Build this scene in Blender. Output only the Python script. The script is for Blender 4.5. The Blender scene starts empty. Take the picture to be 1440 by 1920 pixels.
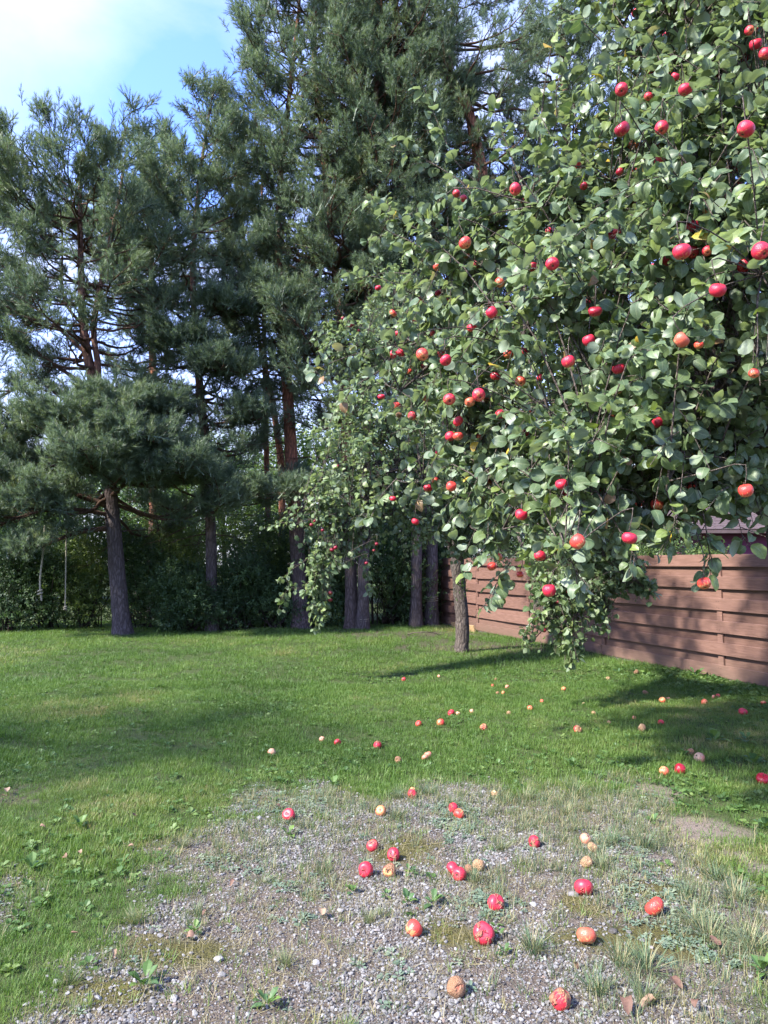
import bpy, bmesh, math, random
import numpy as np
from mathutils import Vector, Matrix, Euler, Quaternion
R = math.radians
rnd = random.Random(7)
rng = np.random.default_rng(11)
scene = bpy.context.scene
C = scene.collection
# ------------------------------------------------------------------ camera
F = 1350.0                       # focal length in photograph pixels (1440 x 1920)
EYE = 1.55
PITCH = math.atan(97 / F)
cam_d = bpy.data.cameras.new("camera"); cam = bpy.data.objects.new("camera", cam_d); C.objects.link(cam)
cam.location = (0, 0, EYE); cam.rotation_euler = (math.pi / 2 + PITCH, 0, 0)
cam_d.sensor_fit = 'AUTO'; cam_d.sensor_width = 36; cam_d.lens = F / 1920 * 36
cam_d.clip_start = 0.05; cam_d.clip_end = 1500
scene.camera = cam
# ------------------------------------------------------------------ light
SUN_EL, SUN_AZ = R(42), math.atan2(-0.84, -0.54)      # azimuth of the sun, clockwise from +Y
to_sun = Vector((math.sin(SUN_AZ) * math.cos(SUN_EL), math.cos(SUN_AZ) * math.cos(SUN_EL), math.sin(SUN_EL)))
w = bpy.data.worlds.new("World"); scene.world = w; w.use_nodes = True
nt = w.node_tree; nt.nodes.clear()
def N(nt, typ, **kw):
    n = nt.nodes.new(typ)
    for k, v in kw.items(): setattr(n, k, v)
    return n
wo = N(nt, 'ShaderNodeOutputWorld'); bg = N(nt, 'ShaderNodeBackground'); sky = N(nt, 'ShaderNodeTexSky')
sky.sky_type = 'NISHITA'; sky.sun_disc = False; sky.sun_elevation = SUN_EL; sky.sun_rotation = SUN_AZ % (2 * math.pi)
sky.air_density = 1.0; sky.dust_density = 0.6; sky.ozone_density = 2.0
bg.inputs['Strength'].default_value = 0.15
tc = N(nt, 'ShaderNodeTexCoord'); mp = N(nt, 'ShaderNodeMapping'); mp.inputs['Scale'].default_value = (1.0, 1.0, 2.0)
mp.inputs['Location'].default_value = (0.35, 0.1, 0.0)
n1 = N(nt, 'ShaderNodeTexNoise'); n1.inputs['Scale'].default_value = 2.3; n1.inputs['Detail'].default_value = 9; n1.inputs['Roughness'].default_value = 0.58; n1.inputs['Distortion'].default_value = 0.35
cr = N(nt, 'ShaderNodeValToRGB'); cr.color_ramp.elements[0].position = 0.32; cr.color_ramp.elements[1].position = 0.80
sp = N(nt, 'ShaderNodeSeparateXYZ'); lowc = N(nt, 'ShaderNodeMapRange'); lowc.inputs[1].default_value = 0.12; lowc.inputs[2].default_value = 0.42; lowc.inputs[3].default_value = 1.0; lowc.inputs[4].default_value = 0.0
dp = N(nt, 'ShaderNodeVectorMath', operation='DISTANCE'); dp.inputs[1].default_value = (-0.335, 0.72, 0.605)   # the bright cloud bank seen over the pines
cb = N(nt, 'ShaderNodeMapRange'); cb.inputs[1].default_value = 0.02; cb.inputs[2].default_value = 0.15; cb.inputs[3].default_value = 0.27; cb.inputs[4].default_value = 0.0
dg = N(nt, 'ShaderNodeVectorMath', operation='DISTANCE'); dg.inputs[1].default_value = (-0.25, 0.80, 0.545)   # and the blue gap beside it
cg = N(nt, 'ShaderNodeMapRange'); cg.inputs[1].default_value = 0.03; cg.inputs[2].default_value = 0.20; cg.inputs[3].default_value = -0.30; cg.inputs[4].default_value = 0.0
ad2 = N(nt, 'ShaderNodeMath', operation='ADD')
ad = N(nt, 'ShaderNodeMath', operation='ADD')
mx = N(nt, 'ShaderNodeMath', operation='MAXIMUM'); mul = N(nt, 'ShaderNodeMath', operation='MULTIPLY'); mul.inputs[1].default_value = 0.88
tint = N(nt, 'ShaderNodeMix', data_type='RGBA', blend_type='MULTIPLY'); tint.inputs[0].default_value = 1.0; tint.inputs[7].default_value = (0.42, 0.485, 0.80, 1)
mixc = N(nt, 'ShaderNodeMix', data_type='RGBA'); mixc.inputs[7].default_value = (1.32, 1.37, 1.48, 1)
L = nt.links.new
L(tc.outputs['Generated'], mp.inputs['Vector']); L(mp.outputs[0], n1.inputs['Vector']); L(n1.outputs['Fac'], ad.inputs[0]); L(tc.outputs['Generated'], dp.inputs[0]); L(dp.outputs['Value'], cb.inputs[0]); L(cb.outputs[0], ad.inputs[1]); L(tc.outputs['Generated'], dg.inputs[0]); L(dg.outputs['Value'], cg.inputs[0]); L(ad.outputs[0], ad2.inputs[0]); L(cg.outputs[0], ad2.inputs[1]); L(ad2.outputs[0], cr.inputs[0])
L(tc.outputs['Generated'], sp.inputs[0]); L(sp.outputs['Z'], lowc.inputs[0])
L(cr.outputs[0], mx.inputs[0]); L(lowc.outputs[0], mx.inputs[1]); L(mx.outputs[0], mul.inputs[0])
L(sky.outputs[0], tint.inputs[6]); L(tint.outputs[2], mixc.inputs[6]); L(mul.outputs[0], mixc.inputs[0]); L(mixc.outputs[2], bg.inputs['Color']); L(bg.outputs[0], wo.inputs[0])
sun_d = bpy.data.lights.new("sun", 'SUN'); sun = bpy.data.objects.new("sun", sun_d); C.objects.link(sun)
sun_d.energy = 2.1; sun_d.angle = R(3.0); sun_d.color = (1.0, 0.96, 0.86)
sun.rotation_euler = (-to_sun).to_track_quat('-Z', 'Y').to_euler(); sun.location = to_sun * 60
scene.view_settings.view_transform = 'Standard'; scene.view_settings.look = 'None'; scene.view_settings.gamma = 1
scene.view_settings.use_curve_mapping = False
scene.view_settings.exposure = 2.85
scene.cycles.max_bounces = 8; scene.cycles.transparent_max_bounces = 4; scene.cycles.diffuse_bounces = 3; scene.cycles.glossy_bounces = 2; scene.cycles.transmission_bounces = 3
scene.cycles.sample_clamp_indirect = 6

# ------------------------------------------------------------------ geometry helpers
sP, cP = math.sin(PITCH), math.cos(PITCH)
def ray(px, py):
    x, u = (px - 720) / F, (960 - py) / F
    return Vector((x, cP - u * sP, sP + u * cP))
def P(px, py, Y):                       # the place seen at a photograph pixel, Y metres ahead
    d = ray(px, py); return Vector((0, 0, EYE)) + d * (Y / d.y)
def G(px, py, z=0.0):                   # the place on the ground seen at a photograph pixel
    d = ray(px, py); return Vector((0, 0, EYE)) + d * ((z - EYE) / d.z)
def proj(p):                            # (n,3) -> pixel x, y, depth
    p = np.asarray(p, float).reshape(-1, 3); z = p[:, 2] - EYE
    dep = p[:, 1] * cP + z * sP; up = -p[:, 1] * sP + z * cP
    dep = np.where(np.abs(dep) < 1e-6, 1e-6, dep)
    return 720 + F * p[:, 0] / dep, 960 - F * up / dep, dep

def mesh_from(name, V, Fs, mats=(), smooth=False, attrs=None, fmat=None):
    """V (n,3); Fs: list of int arrays (m,k) or lists of tuples."""
    me = bpy.data.meshes.new(name)
    V = np.asarray(V, np.float32).reshape(-1, 3)
    if not isinstance(Fs, list) or (Fs and isinstance(Fs[0], (tuple, list))): 
        if isinstance(Fs, np.ndarray): Fs = [Fs]
        else:
            by = {}
            for f in Fs: by.setdefault(len(f), []).append(f)
            Fs = [np.array(v, np.int32) for v in by.values()]
    Fs = [np.asarray(f, np.int32) for f in Fs if len(f)]
    me.vertices.add(len(V)); me.vertices.foreach_set('co', V.ravel())
    tot = sum(f.size for f in Fs); npol = sum(len(f) for f in Fs)
    me.loops.add(tot); me.polygons.add(npol)
    me.loops.foreach_set('vertex_index', np.concatenate([f.ravel() for f in Fs]))
    sizes = np.concatenate([np.full(len(f), f.shape[1], np.int32) for f in Fs])
    start = np.concatenate([[0], np.cumsum(sizes)[:-1]]).astype(np.int32)
    me.polygons.foreach_set('loop_start', start)
    me.polygons.foreach_set('use_smooth', np.full(npol, bool(smooth)))
    if fmat is not None: me.polygons.foreach_set('material_index', np.asarray(fmat, np.int32))
    for m in (mats if isinstance(mats, (list, tuple)) else [mats]): me.materials.append(m)
    for k, v in (attrs or {}).items():
        a = me.attributes.new(k, 'FLOAT', 'POINT'); a.data.foreach_set('value', np.asarray(v, np.float32))
    me.update(calc_edges=True); me.validate()
    return me
def link(name, me, parent=None, loc=None, **props):
    o = bpy.data.objects.new(name, me); C.objects.link(o)
    if parent is not None: o.parent = parent
    if loc is not None: o.location = loc
    for k, v in props.items():
        if v is not None: o[k] = v
    return o
def thing(name, loc, label, cat, group=None, rz=0.0):
    o = bpy.data.objects.new(name, None); C.objects.link(o); o.empty_display_size = 0.1
    o.location = loc; o.rotation_euler = (0, 0, rz); o['label'] = label; o['category'] = cat
    if group: o['group'] = group
    return o
class MB:
    """collects vertices and faces of one mesh"""
    def __init__(s): s.V = []; s.F = {}; s.n = 0; s.A = []
    def add(s, V, Fq, a=0.0):
        V = np.asarray(V, float).reshape(-1, 3)
        for f in Fq: s.F.setdefault(len(f), []).append(tuple(i + s.n for i in f))
        s.V.append(V); s.A.append(np.full(len(V), a)); s.n += len(V)
    def add_np(s, V, Fa, a=0.0):
        s.F.setdefault(Fa.shape[1], []).extend(map(tuple, (Fa + s.n).tolist()))
        s.V.append(V); s.A.append(np.full(len(V), a) if np.isscalar(a) else a); s.n += len(V)
    def mesh(s, name, mats, smooth=False, attr=None, off=None):
        V = np.concatenate(s.V)
        if off is not None: V = V - np.asarray(off)
        return mesh_from(name, V, [np.array(f, np.int32) for f in s.F.values()], mats, smooth, {attr: np.concatenate(s.A)} if attr else None)
def tube(pts, rad, sides=8, wob=0.0, cap=True, rr=None, lobes=None):
    pts = np.asarray([tuple(p) for p in pts], float); n = len(pts); rad = np.broadcast_to(np.asarray(rad, float), (n,))
    t = np.gradient(pts, axis=0); t /= np.linalg.norm(t, axis=1)[:, None] + 1e-9
    ref = np.array([0, 0, 1.0]) if abs(t[0][2]) < 0.9 else np.array([1.0, 0, 0])
    u = np.cross(t[0], ref); u /= np.linalg.norm(u); U = []
    for i in range(n):
        u = u - t[i] * np.dot(u, t[i]); u /= np.linalg.norm(u) + 1e-9; U.append(u)
    U = np.array(U); W = np.cross(t, U)
    a = np.linspace(0, 2 * np.pi, sides, endpoint=False)
    k = np.ones((n, sides)) if lobes is None else lobes(n, a)
    if wob: k = k * (1 + wob * (rr or rng).standard_normal((n, sides)))
    V = pts[:, None, :] + (rad[:, None] * k)[:, :, None] * (np.cos(a)[None, :, None] * U[:, None, :] + np.sin(a)[None, :, None] * W[:, None, :])
    V = V.reshape(-1, 3); i = np.arange(n - 1)[:, None] * sides; j = np.arange(sides)[None, :]; j2 = (j + 1) % sides
    Fq = np.stack([i + j, i + j2, i + sides + j2, i + sides + j], -1).reshape(-1, 4)
    return V, Fq
def curve(ctrl, n):
    """smooth path (Catmull-Rom) through control points"""
    c = np.asarray([tuple(p) for p in ctrl], float); m = len(c)
    ext = np.vstack([2 * c[0] - c[1], c, 2 * c[-1] - c[-2]])
    out = []
    for s in np.linspace(0, m - 1 - 1e-6, n):
        i = int(s); t = s - i; p0, p1, p2, p3 = ext[i:i + 4]
        out.append(0.5 * (2 * p1 + (p2 - p0) * t + (2 * p0 - 5 * p1 + 4 * p2 - p3) * t * t + (3 * p1 - p0 - 3 * p2 + p3) * t ** 3))
    return np.array(out)
def box_v(x0, x1, y0, y1, z0, z1):
    V = [(x, y, z) for x in (x0, x1) for y in (y0, y1) for z in (z0, z1)]
    return V, [(0, 1, 3, 2), (4, 6, 7, 5), (0, 4, 5, 1), (2, 3, 7, 6), (0, 2, 6, 4), (1, 5, 7, 3)]
def nrm(v): v = np.asarray(v, float); return v / (np.linalg.norm(v, axis=-1, keepdims=True) + 1e-9)
# smooth value noise on a lattice, for ground masks and relief
_lat = np.random.default_rng(3).random((256, 256))
def vnoise(x, y, s):
    x = np.asarray(x, float) / s + 1000; y = np.asarray(y, float) / s + 1000
    xi, yi = np.floor(x).astype(int), np.floor(y).astype(int); fx, fy = x - xi, y - yi
    fx = fx * fx * (3 - 2 * fx); fy = fy * fy * (3 - 2 * fy); g = lambda a, b: _lat[a % 256, b % 256]
    return (g(xi, yi) * (1 - fx) + g(xi + 1, yi) * fx) * (1 - fy) + (g(xi, yi + 1) * (1 - fx) + g(xi + 1, yi + 1) * fx) * fy
# ------------------------------------------------------------------ scattering of what nobody could count
def scatter_group(name, variants):
    ng = bpy.data.node_groups.new(name, 'GeometryNodeTree')
    ng.interface.new_socket('Geometry', in_out='INPUT', socket_type='NodeSocketGeometry')
    ng.interface.new_socket('Geometry', in_out='OUTPUT', socket_type='NodeSocketGeometry')
    gi = ng.nodes.new('NodeGroupInput'); go = ng.nodes.new('NodeGroupOutput')
    iop = ng.nodes.new('GeometryNodeInstanceOnPoints'); g2i = ng.nodes.new('GeometryNodeGeometryToInstance')
    for me in reversed(variants):
        o = bpy.data.objects.new(me.name, me)          # only a carrier of the mesh, never linked to the scene
        oi = ng.nodes.new('GeometryNodeObjectInfo'); oi.inputs['Object'].default_value = o; oi.inputs['As Instance'].default_value = False
        ng.links.new(oi.outputs['Geometry'], g2i.inputs[0])
    def attr(nm, ty):
        a = ng.nodes.new('GeometryNodeInputNamedAttribute'); a.data_type = ty; a.inputs['Name'].default_value = nm; return a.outputs['Attribute']
    ng.links.new(gi.outputs[0], iop.inputs['Points']); ng.links.new(g2i.outputs[0], iop.inputs['Instance'])
    iop.inputs['Pick Instance'].default_value = True
    ng.links.new(attr('pick', 'INT'), iop.inputs['Instance Index'])
    ng.links.new(attr('rot', 'FLOAT_VECTOR'), iop.inputs['Rotation'])
    ng.links.new(attr('scl', 'FLOAT_VECTOR'), iop.inputs['Scale'])
    ng.links.new(iop.outputs[0], go.inputs[0])
    return ng
def scatter(name, group, nvar, pts, rots, scl, tint=None, parent=None, mats=(), loc=(0, 0, 0), **props):
    pts = np.asarray(pts, np.float32).reshape(-1, 3) - np.asarray(loc, np.float32); n = len(pts)
    me = bpy.data.meshes.new(name); me.vertices.add(n); me.vertices.foreach_set('co', pts.ravel())
    scl = np.asarray(scl, np.float32)
    if scl.ndim == 1: scl = np.repeat(scl[:, None], 3, 1)
    a = me.attributes.new('rot', 'FLOAT_VECTOR', 'POINT'); a.data.foreach_set('vector', np.asarray(rots, np.float32).ravel())
    a = me.attributes.new('scl', 'FLOAT_VECTOR', 'POINT'); a.data.foreach_set('vector', scl.ravel())
    a = me.attributes.new('pick', 'INT', 'POINT'); a.data.foreach_set('value', rng.integers(0, nvar, n).astype(np.int32))
    a = me.attributes.new('tint', 'FLOAT', 'POINT'); a.data.foreach_set('value', np.asarray(tint if tint is not None else rng.random(n), np.float32))
    for m in mats: me.materials.append(m)
    me.update()
    o = link(name, me, parent, **props)
    if parent is None: o.location = loc
    md = o.modifiers.new('scatter', 'NODES'); md.node_group = group
    return o
def eul_from_dir(d, spin=None):
    """Euler angles (XYZ) that turn +Z to d with a random spin about it"""
    d = nrm(d); th = np.arccos(np.clip(d[:, 2], -1, 1)); ph = np.arctan2(d[:, 1], d[:, 0])
    # R = Rz(ph) Ry(th) Rz(spin)
    s = rng.random(len(d)) * 2 * np.pi if spin is None else spin
    cph, sph, cth, sth, cs, ss = np.cos(ph), np.sin(ph), np.cos(th), np.sin(th), np.cos(s), np.sin(s)
    r20 = -sth * cs; r21 = sth * ss; r22 = cth
    r10 = sph * cth * cs + cph * ss; r00 = cph * cth * cs - sph * ss
    return np.stack([np.arctan2(r21, r22), np.arcsin(np.clip(-r20, -1, 1)), np.arctan2(r10, r00)], 1)
# ------------------------------------------------------------------ materials
def mat(name):
    m = bpy.data.materials.new(name); m.use_nodes = True; nt = m.node_tree; nt.nodes.clear()
    out = N(nt, 'ShaderNodeOutputMaterial'); b = N(nt, 'ShaderNodeBsdfPrincipled'); nt.links.new(b.outputs[0], out.inputs[0])
    return m, nt, b, out
def ramp(nt, stops, src):
    r = N(nt, 'ShaderNodeValToRGB'); e = r.color_ramp.elements
    while len(e) < len(stops): e.new(0.5)
    for i, (p, c) in enumerate(stops): e[i].position = p; e[i].color = (*c, 1) if len(c) == 3 else c
    nt.links.new(src, r.inputs[0]); return r.outputs[0]
def noise(nt, scale, detail=4, rough=0.55, vec=None, dist=0.0):
    n = N(nt, 'ShaderNodeTexNoise'); n.inputs['Scale'].default_value = scale; n.inputs['Detail'].default_value = detail; n.inputs['Roughness'].default_value = rough; n.inputs['Distortion'].default_value = dist
    if vec is not None: nt.links.new(vec, n.inputs['Vector'])
    return n.outputs['Fac']
def coords(nt, kind='Object', scale=(1, 1, 1)):
    t = N(nt, 'ShaderNodeTexCoord'); m = N(nt, 'ShaderNodeMapping'); m.inputs['Scale'].default_value = scale
    nt.links.new(t.outputs[kind], m.inputs[0]); return m.outputs[0]
def mixc_(nt, f, a, b, blend='MIX'):
    m = N(nt, 'ShaderNodeMix', data_type='RGBA', blend_type=blend)
    for s, v in ((m.inputs[0], f), (m.inputs[6], a), (m.inputs[7], b)):
        if isinstance(v, (int, float)): s.default_value = v
        elif isinstance(v, tuple): s.default_value = (*v, 1)
        else: nt.links.new(v, s)
    return m.outputs[2]
def math_(nt, op, a, b=None, clamp=False):
    m = N(nt, 'ShaderNodeMath', operation=op, use_clamp=clamp)
    for s, v in ((m.inputs[0], a), (m.inputs[1], b)):
        if v is None: continue
        if isinstance(v, (int, float)): s.default_value = v
        else: nt.links.new(v, s)
    return m.outputs[0]
def bump(nt, b, h, dist=0.01, strength=0.6):
    n = N(nt, 'ShaderNodeBump'); n.inputs['Strength'].default_value = strength; n.inputs['Distance'].default_value = dist
    nt.links.new(h, n.inputs['Height']); nt.links.new(n.outputs[0], b.inputs['Normal'])
def attr_(nt, name, kind='GEOMETRY'):
    a = N(nt, 'ShaderNodeAttribute'); a.attribute_name = name; a.attribute_type = kind; return a.outputs['Fac']
def leafy(name, stops, kind, rough=0.5, spec=0.4, trans=0.3, back=None, tr_gain=1.4, veins=False):
    """leaf or needle: colour from a per-leaf tint, some light let through, a paler underside"""
    m, nt, b, out = mat(name)
    f = attr_(nt, 'tint', kind)
    col = ramp(nt, stops, f)
    v = noise(nt, 9, 2, vec=coords(nt, 'Object'))
    col = mixc_(nt, 1.0, col, ramp(nt, [(0.3, (0.8, 0.8, 0.8)), (0.7, (1.15, 1.15, 1.15))], v), 'MULTIPLY')
    if veins:                                  # a paler midrib, a mottled blade and a few brown specks
        col = mixc_(nt, ramp(nt, [(0.80, (0, 0, 0)), (0.97, (0.5, 0.5, 0.5))], attr_(nt, 'mid')), col, (0.26, 0.30, 0.17))
        co = coords(nt, 'Object'); col = mixc_(nt, 1.0, col, ramp(nt, [(0.3, (0.72, 0.75, 0.72)), (0.7, (1.2, 1.17, 1.15))], noise(nt, 38, 3, 0.6, co)), 'MULTIPLY')
        col = mixc_(nt, ramp(nt, [(0.68, (0, 0, 0)), (0.74, (0.6, 0.6, 0.6))], noise(nt, 60, 2, 0.5, co)), col, (0.14, 0.10, 0.045))
    if back is not None:
        g = N(nt, 'ShaderNodeNewGeometry')
        col = mixc_(nt, g.outputs['Backfacing'], col, mixc_(nt, 0.55, col, back))
    nt.links.new(col, b.inputs['Base Color']); b.inputs['Roughness'].default_value = rough; b.inputs['Specular IOR Level'].default_value = spec
    t = N(nt, 'ShaderNodeBsdfTranslucent')
    nt.links.new(mixc_(nt, 1.0, col, (tr_gain, tr_gain * 1.05, tr_gain * 0.55), 'MULTIPLY'), t.inputs['Color'])
    ms = N(nt, 'ShaderNodeMixShader'); ms.inputs[0].default_value = trans
    nt.links.new(b.outputs[0], ms.inputs[1]); nt.links.new(t.outputs[0], ms.inputs[2]); nt.links.new(ms.outputs[0], out.inputs[0])
    return m
M = {}
M['needle'] = leafy('pine_needles', [(0.0, (0.072, 0.108, 0.072)), (0.5, (0.125, 0.175, 0.112)), (0.9, (0.180, 0.225, 0.125)), (1.0, (0.14, 0.17, 0.075))], 'INSTANCER', 0.45, 0.5, 0.38)
M['apple_leaf'] = leafy('apple_leaf', [(0.0, (0.066, 0.105, 0.056)), (0.45, (0.098, 0.146, 0.074)), (0.75, (0.130, 0.182, 0.072)), (0.93, (0.165, 0.215, 0.055)), (0.965, (0.2, 0.24, 0.05)), (0.975, (0.55, 0.36, 0.04)), (0.985, (0.28, 0.17, 0.08)), (1.0, (0.22, 0.13, 0.07))], 'GEOMETRY', 0.46, 0.45, 0.28, (0.27, 0.32, 0.24), veins=True)
M['small_leaf'] = leafy('small_apple_leaf', [(0.0, (0.072, 0.115, 0.055)), (0.5, (0.115, 0.170, 0.075)), (0.85, (0.160, 0.215, 0.080)), (1.0, (0.18, 0.22, 0.07))], 'GEOMETRY', 0.48, 0.4, 0.3, (0.25, 0.30, 0.21), veins=True)
M['shrub_leaf'] = leafy('shrub_leaf', [(0.0, (0.034, 0.066, 0.028)), (0.6, (0.068, 0.122, 0.040)), (1.0, (0.130, 0.180, 0.040))], 'INSTANCER', 0.5, 0.4, 0.35)
M['tree_leaf'] = leafy('tree_leaf', [(0.0, (0.040, 0.085, 0.025)), (0.6, (0.075, 0.135, 0.035)), (1.0, (0.13, 0.19, 0.045))], 'INSTANCER', 0.5, 0.4, 0.38)
M['grass'] = leafy('lawn_grass', [(0.0, (0.058, 0.110, 0.024)), (0.5, (0.096, 0.172, 0.034)), (0.85, (0.145, 0.205, 0.050)), (1.0, (0.28, 0.25, 0.12))], 'INSTANCER', 0.5, 0.3, 0.35)
M['clump'] = leafy('clump_grass', [(0.0, (0.075, 0.125, 0.065)), (0.45, (0.12, 0.165, 0.085)), (0.75, (0.18, 0.19, 0.09)), (1.0, (0.33, 0.28, 0.16))], 'GEOMETRY', 0.5, 0.3, 0.3)
M['weed'] = leafy('weed_leaf', [(0.0, (0.065, 0.125, 0.055)), (0.5, (0.09, 0.165, 0.05)), (1.0, (0.15, 0.23, 0.05))], 'GEOMETRY', 0.5, 0.3, 0.3)
M['silverweed'] = leafy('silverweed_leaf', [(0.0, (0.10, 0.15, 0.10)), (0.6, (0.15, 0.20, 0.14)), (1.0, (0.22, 0.26, 0.17))], 'INSTANCER', 0.6, 0.3, 0.2)
M['cover'] = leafy('ground_cover_leaf', [(0.0, (0.055, 0.11, 0.03)), (0.6, (0.085, 0.155, 0.04)), (1.0, (0.15, 0.21, 0.06))], 'INSTANCER', 0.5, 0.35, 0.3)
def mat_bark(name, low, high, z0, z1, scale=1.0, crack=(0.03, 0.022, 0.02)):
    m, nt, b, out = mat(name)
    v = coords(nt, 'Object', (9 * scale, 9 * scale, 2.6 * scale))
    vo = N(nt, 'ShaderNodeTexVoronoi', feature='DISTANCE_TO_EDGE'); vo.inputs['Scale'].default_value = 1.6
    wv = N(nt, 'ShaderNodeVectorMath', operation='ADD'); nn = N(nt, 'ShaderNodeTexNoise'); nn.inputs['Scale'].default_value = 1.3; nt.links.new(v, nn.inputs['Vector'])
    nt.links.new(v, wv.inputs[0]); nt.links.new(nn.outputs['Color'], wv.inputs[1]); nt.links.new(wv.outputs[0], vo.inputs['Vector'])
    fine = noise(nt, 5, 6, 0.65, v)
    t = N(nt, 'ShaderNodeTexCoord'); s = N(nt, 'ShaderNodeSeparateXYZ'); nt.links.new(t.outputs['Object'], s.inputs[0])
    mr = N(nt, 'ShaderNodeMapRange'); mr.inputs[1].default_value = z0; mr.inputs[2].default_value = z1; nt.links.new(s.outputs['Z'], mr.inputs[0])
    col = mixc_(nt, mr.outputs[0], low, high)
    col = mixc_(nt, 1.0, col, ramp(nt, [(0.25, (0.55, 0.55, 0.55)), (0.75, (1.4, 1.35, 1.3))], fine), 'MULTIPLY')
    e = ramp(nt, [(0.0, (0, 0, 0)), (0.22, (1, 1, 1))], vo.outputs['Distance'])
    col = mixc_(nt, e, mixc_(nt, 0.35, crack, col), col)
    nt.links.new(col, b.inputs['Base Color']); b.inputs['Roughness'].default_value = 0.95; b.inputs['Specular IOR Level'].default_value = 0.15
    h = math_(nt, 'ADD', math_(nt, 'MULTIPLY', e, 0.7), math_(nt, 'MULTIPLY', fine, 0.5))
    bump(nt, b, h, 0.02, 0.8)
    return m
M['pine_bark'] = mat_bark('pine_bark', (0.105, 0.088, 0.090), (0.175, 0.095, 0.070), 2.8, 5.5)
M['red_bark'] = mat_bark('red_pine_bark', (0.110, 0.085, 0.082), (0.27, 0.115, 0.070), 2.2, 3.6)
M['pine_branch'] = mat_bark('pine_branch_bark', (0.11, 0.068, 0.048), (0.13, 0.075, 0.05), 3, 8, 2)
M['apple_bark'] = mat_bark('apple_bark', (0.120, 0.100, 0.088), (0.095, 0.082, 0.074), 0.3, 2.0, 1.6)
M['twig'] = mat_bark('apple_twig', (0.15, 0.125, 0.105), (0.15, 0.125, 0.11), 0, 3, 5)
# ------------------------------------------------------------------ ground
edge_px = [(-260, 1990), (-60, 1905), (-10, 1830), (65, 1735), (150, 1645), (290, 1570), (420, 1525), (540, 1485), (700, 1455), (850, 1448), (1000, 1452), (1130, 1468), (1240, 1492), (1345, 1540), (1430, 1600), (1500, 1700), (1700, 1990)]
poly = np.array([tuple(G(*p))[:2] for p in edge_px] + [(6.0, 0.6), (6.0, -6.0), (-6.0, -6.0), (-4.0, 0.8)])
def sdist(x, y):
    x = np.asarray(x, float); y = np.asarray(y, float); d = np.full(x.shape, 1e9); ins = np.zeros(x.shape, bool)
    for (ax, ay), (bx, by) in zip(poly, np.roll(poly, -1, 0)):
        ex, ey = bx - ax, by - ay; t = np.clip(((x - ax) * ex + (y - ay) * ey) / (ex * ex + ey * ey), 0, 1)
        d = np.minimum(d, np.hypot(x - ax - t * ex, y - ay - t * ey))
        c = ((ay > y) != (by > y)) & (x < (bx - ax) * (y - ay) / (by - ay + 1e-12) + ax); ins ^= c
    return np.where(ins, d, -d)
def sstep(a, b, x): t = np.clip((x - a) / (b - a), 0, 1); return t * t * (3 - 2 * t)
def gravel_mask(x, y):
    s = sdist(x, y) + (vnoise(x, y, 0.45) - 0.5) * 0.9 + (vnoise(x, y, 0.13) - 0.5) * 0.45
    return sstep(-0.15, 0.45, s)
def spots(x, y, lst):
    m = np.zeros(np.shape(x))
    for px, py, rx, ry in lst:
        c = G(px, py); q = np.hypot((x - c.x) / rx, (y - c.y) / ry) + (vnoise(x, y, 0.14) - 0.5) * 0.9
        m = np.maximum(m, sstep(1.3, 0.5, q))
    return m
SAND = [(1325, 1572, .24, .26), (1215, 1483, .20, .20), (1400, 1625, .12, .20), (1270, 1810, .12, .10)]
MOSS = [(1215, 1680, .17, .12), (1105, 1715, .13, .16), (1190, 1772, .30, .13), (840, 1765, .16, .12), (1290, 1800, .16, .1), (300, 1800, .3, .14), (760, 1600, .2, .2), (200, 1880, .25, .1)]
DIRT = [(720, 1192, 1.2, .9), (870, 1212, 1.2, 1.1), (950, 1215, 1.0, .8), (800, 1190, 1.6, 1.0), (18, 1490, .35, .25)]
def h_ground(x, y):
    return (vnoise(x, y, 0.9) - 0.5) * 0.035 + (vnoise(x, y, 3.1) - 0.5) * 0.05 + (vnoise(x, y, 0.22) - 0.5) * 0.012
def axis(a, b, step, far, sgn_lo):
    mid = list(np.arange(a, b + 1e-6, step)); lo, hi = [], []
    s, v = step, a
    while v > sgn_lo: s *= 1.22; v -= s; lo.append(v)
    s, v = step, b
    while v < far: s *= 1.16; v += s; hi.append(v)
    return np.array(lo[::-1] + mid + hi)
gx = axis(-3.4, 4.2, 0.045, 600, -600); gy = axis(2.0, 6.6, 0.045, 900, -300)
XX, YY = np.meshgrid(gx, gy, indexing='ij'); fx, fy = XX.ravel(), YY.ravel()
fade = np.clip(1.2 - np.hypot(fx, fy) / 60, 0, 1)
gm = gravel_mask(fx, fy); ny = len(gy)
gmz = h_ground(fx, fy) * fade
i = (np.arange(len(gx) - 1)[:, None] * ny + np.arange(ny - 1)[None, :]).ravel()
gF = np.stack([i, i + ny, i + ny + 1, i + 1], 1)
m, nt, b, out = mat('ground'); v = coords(nt, 'Object')
gfac = attr_(nt, 'gravel'); sandf = attr_(nt, 'sand'); mossf = attr_(nt, 'moss'); dirtf = attr_(nt, 'dirt')
lawnc = ramp(nt, [(0.2, (0.030, 0.040, 0.014)), (0.55, (0.050, 0.068, 0.020)), (0.85, (0.10, 0.085, 0.045))], noise(nt, 14, 6, 0.7, v))
soil = ramp(nt, [(0.2, (0.040, 0.030, 0.023)), (0.5, (0.100, 0.078, 0.060)), (0.8, (0.19, 0.155, 0.130))], noise(nt, 24, 8, 0.72, v))
vo = N(nt, 'ShaderNodeTexVoronoi'); vo.inputs['Scale'].default_value = 95; nt.links.new(v, vo.inputs['Vector'])
hs = N(nt, 'ShaderNodeSeparateColor'); nt.links.new(vo.outputs['Color'], hs.inputs[0])
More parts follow.
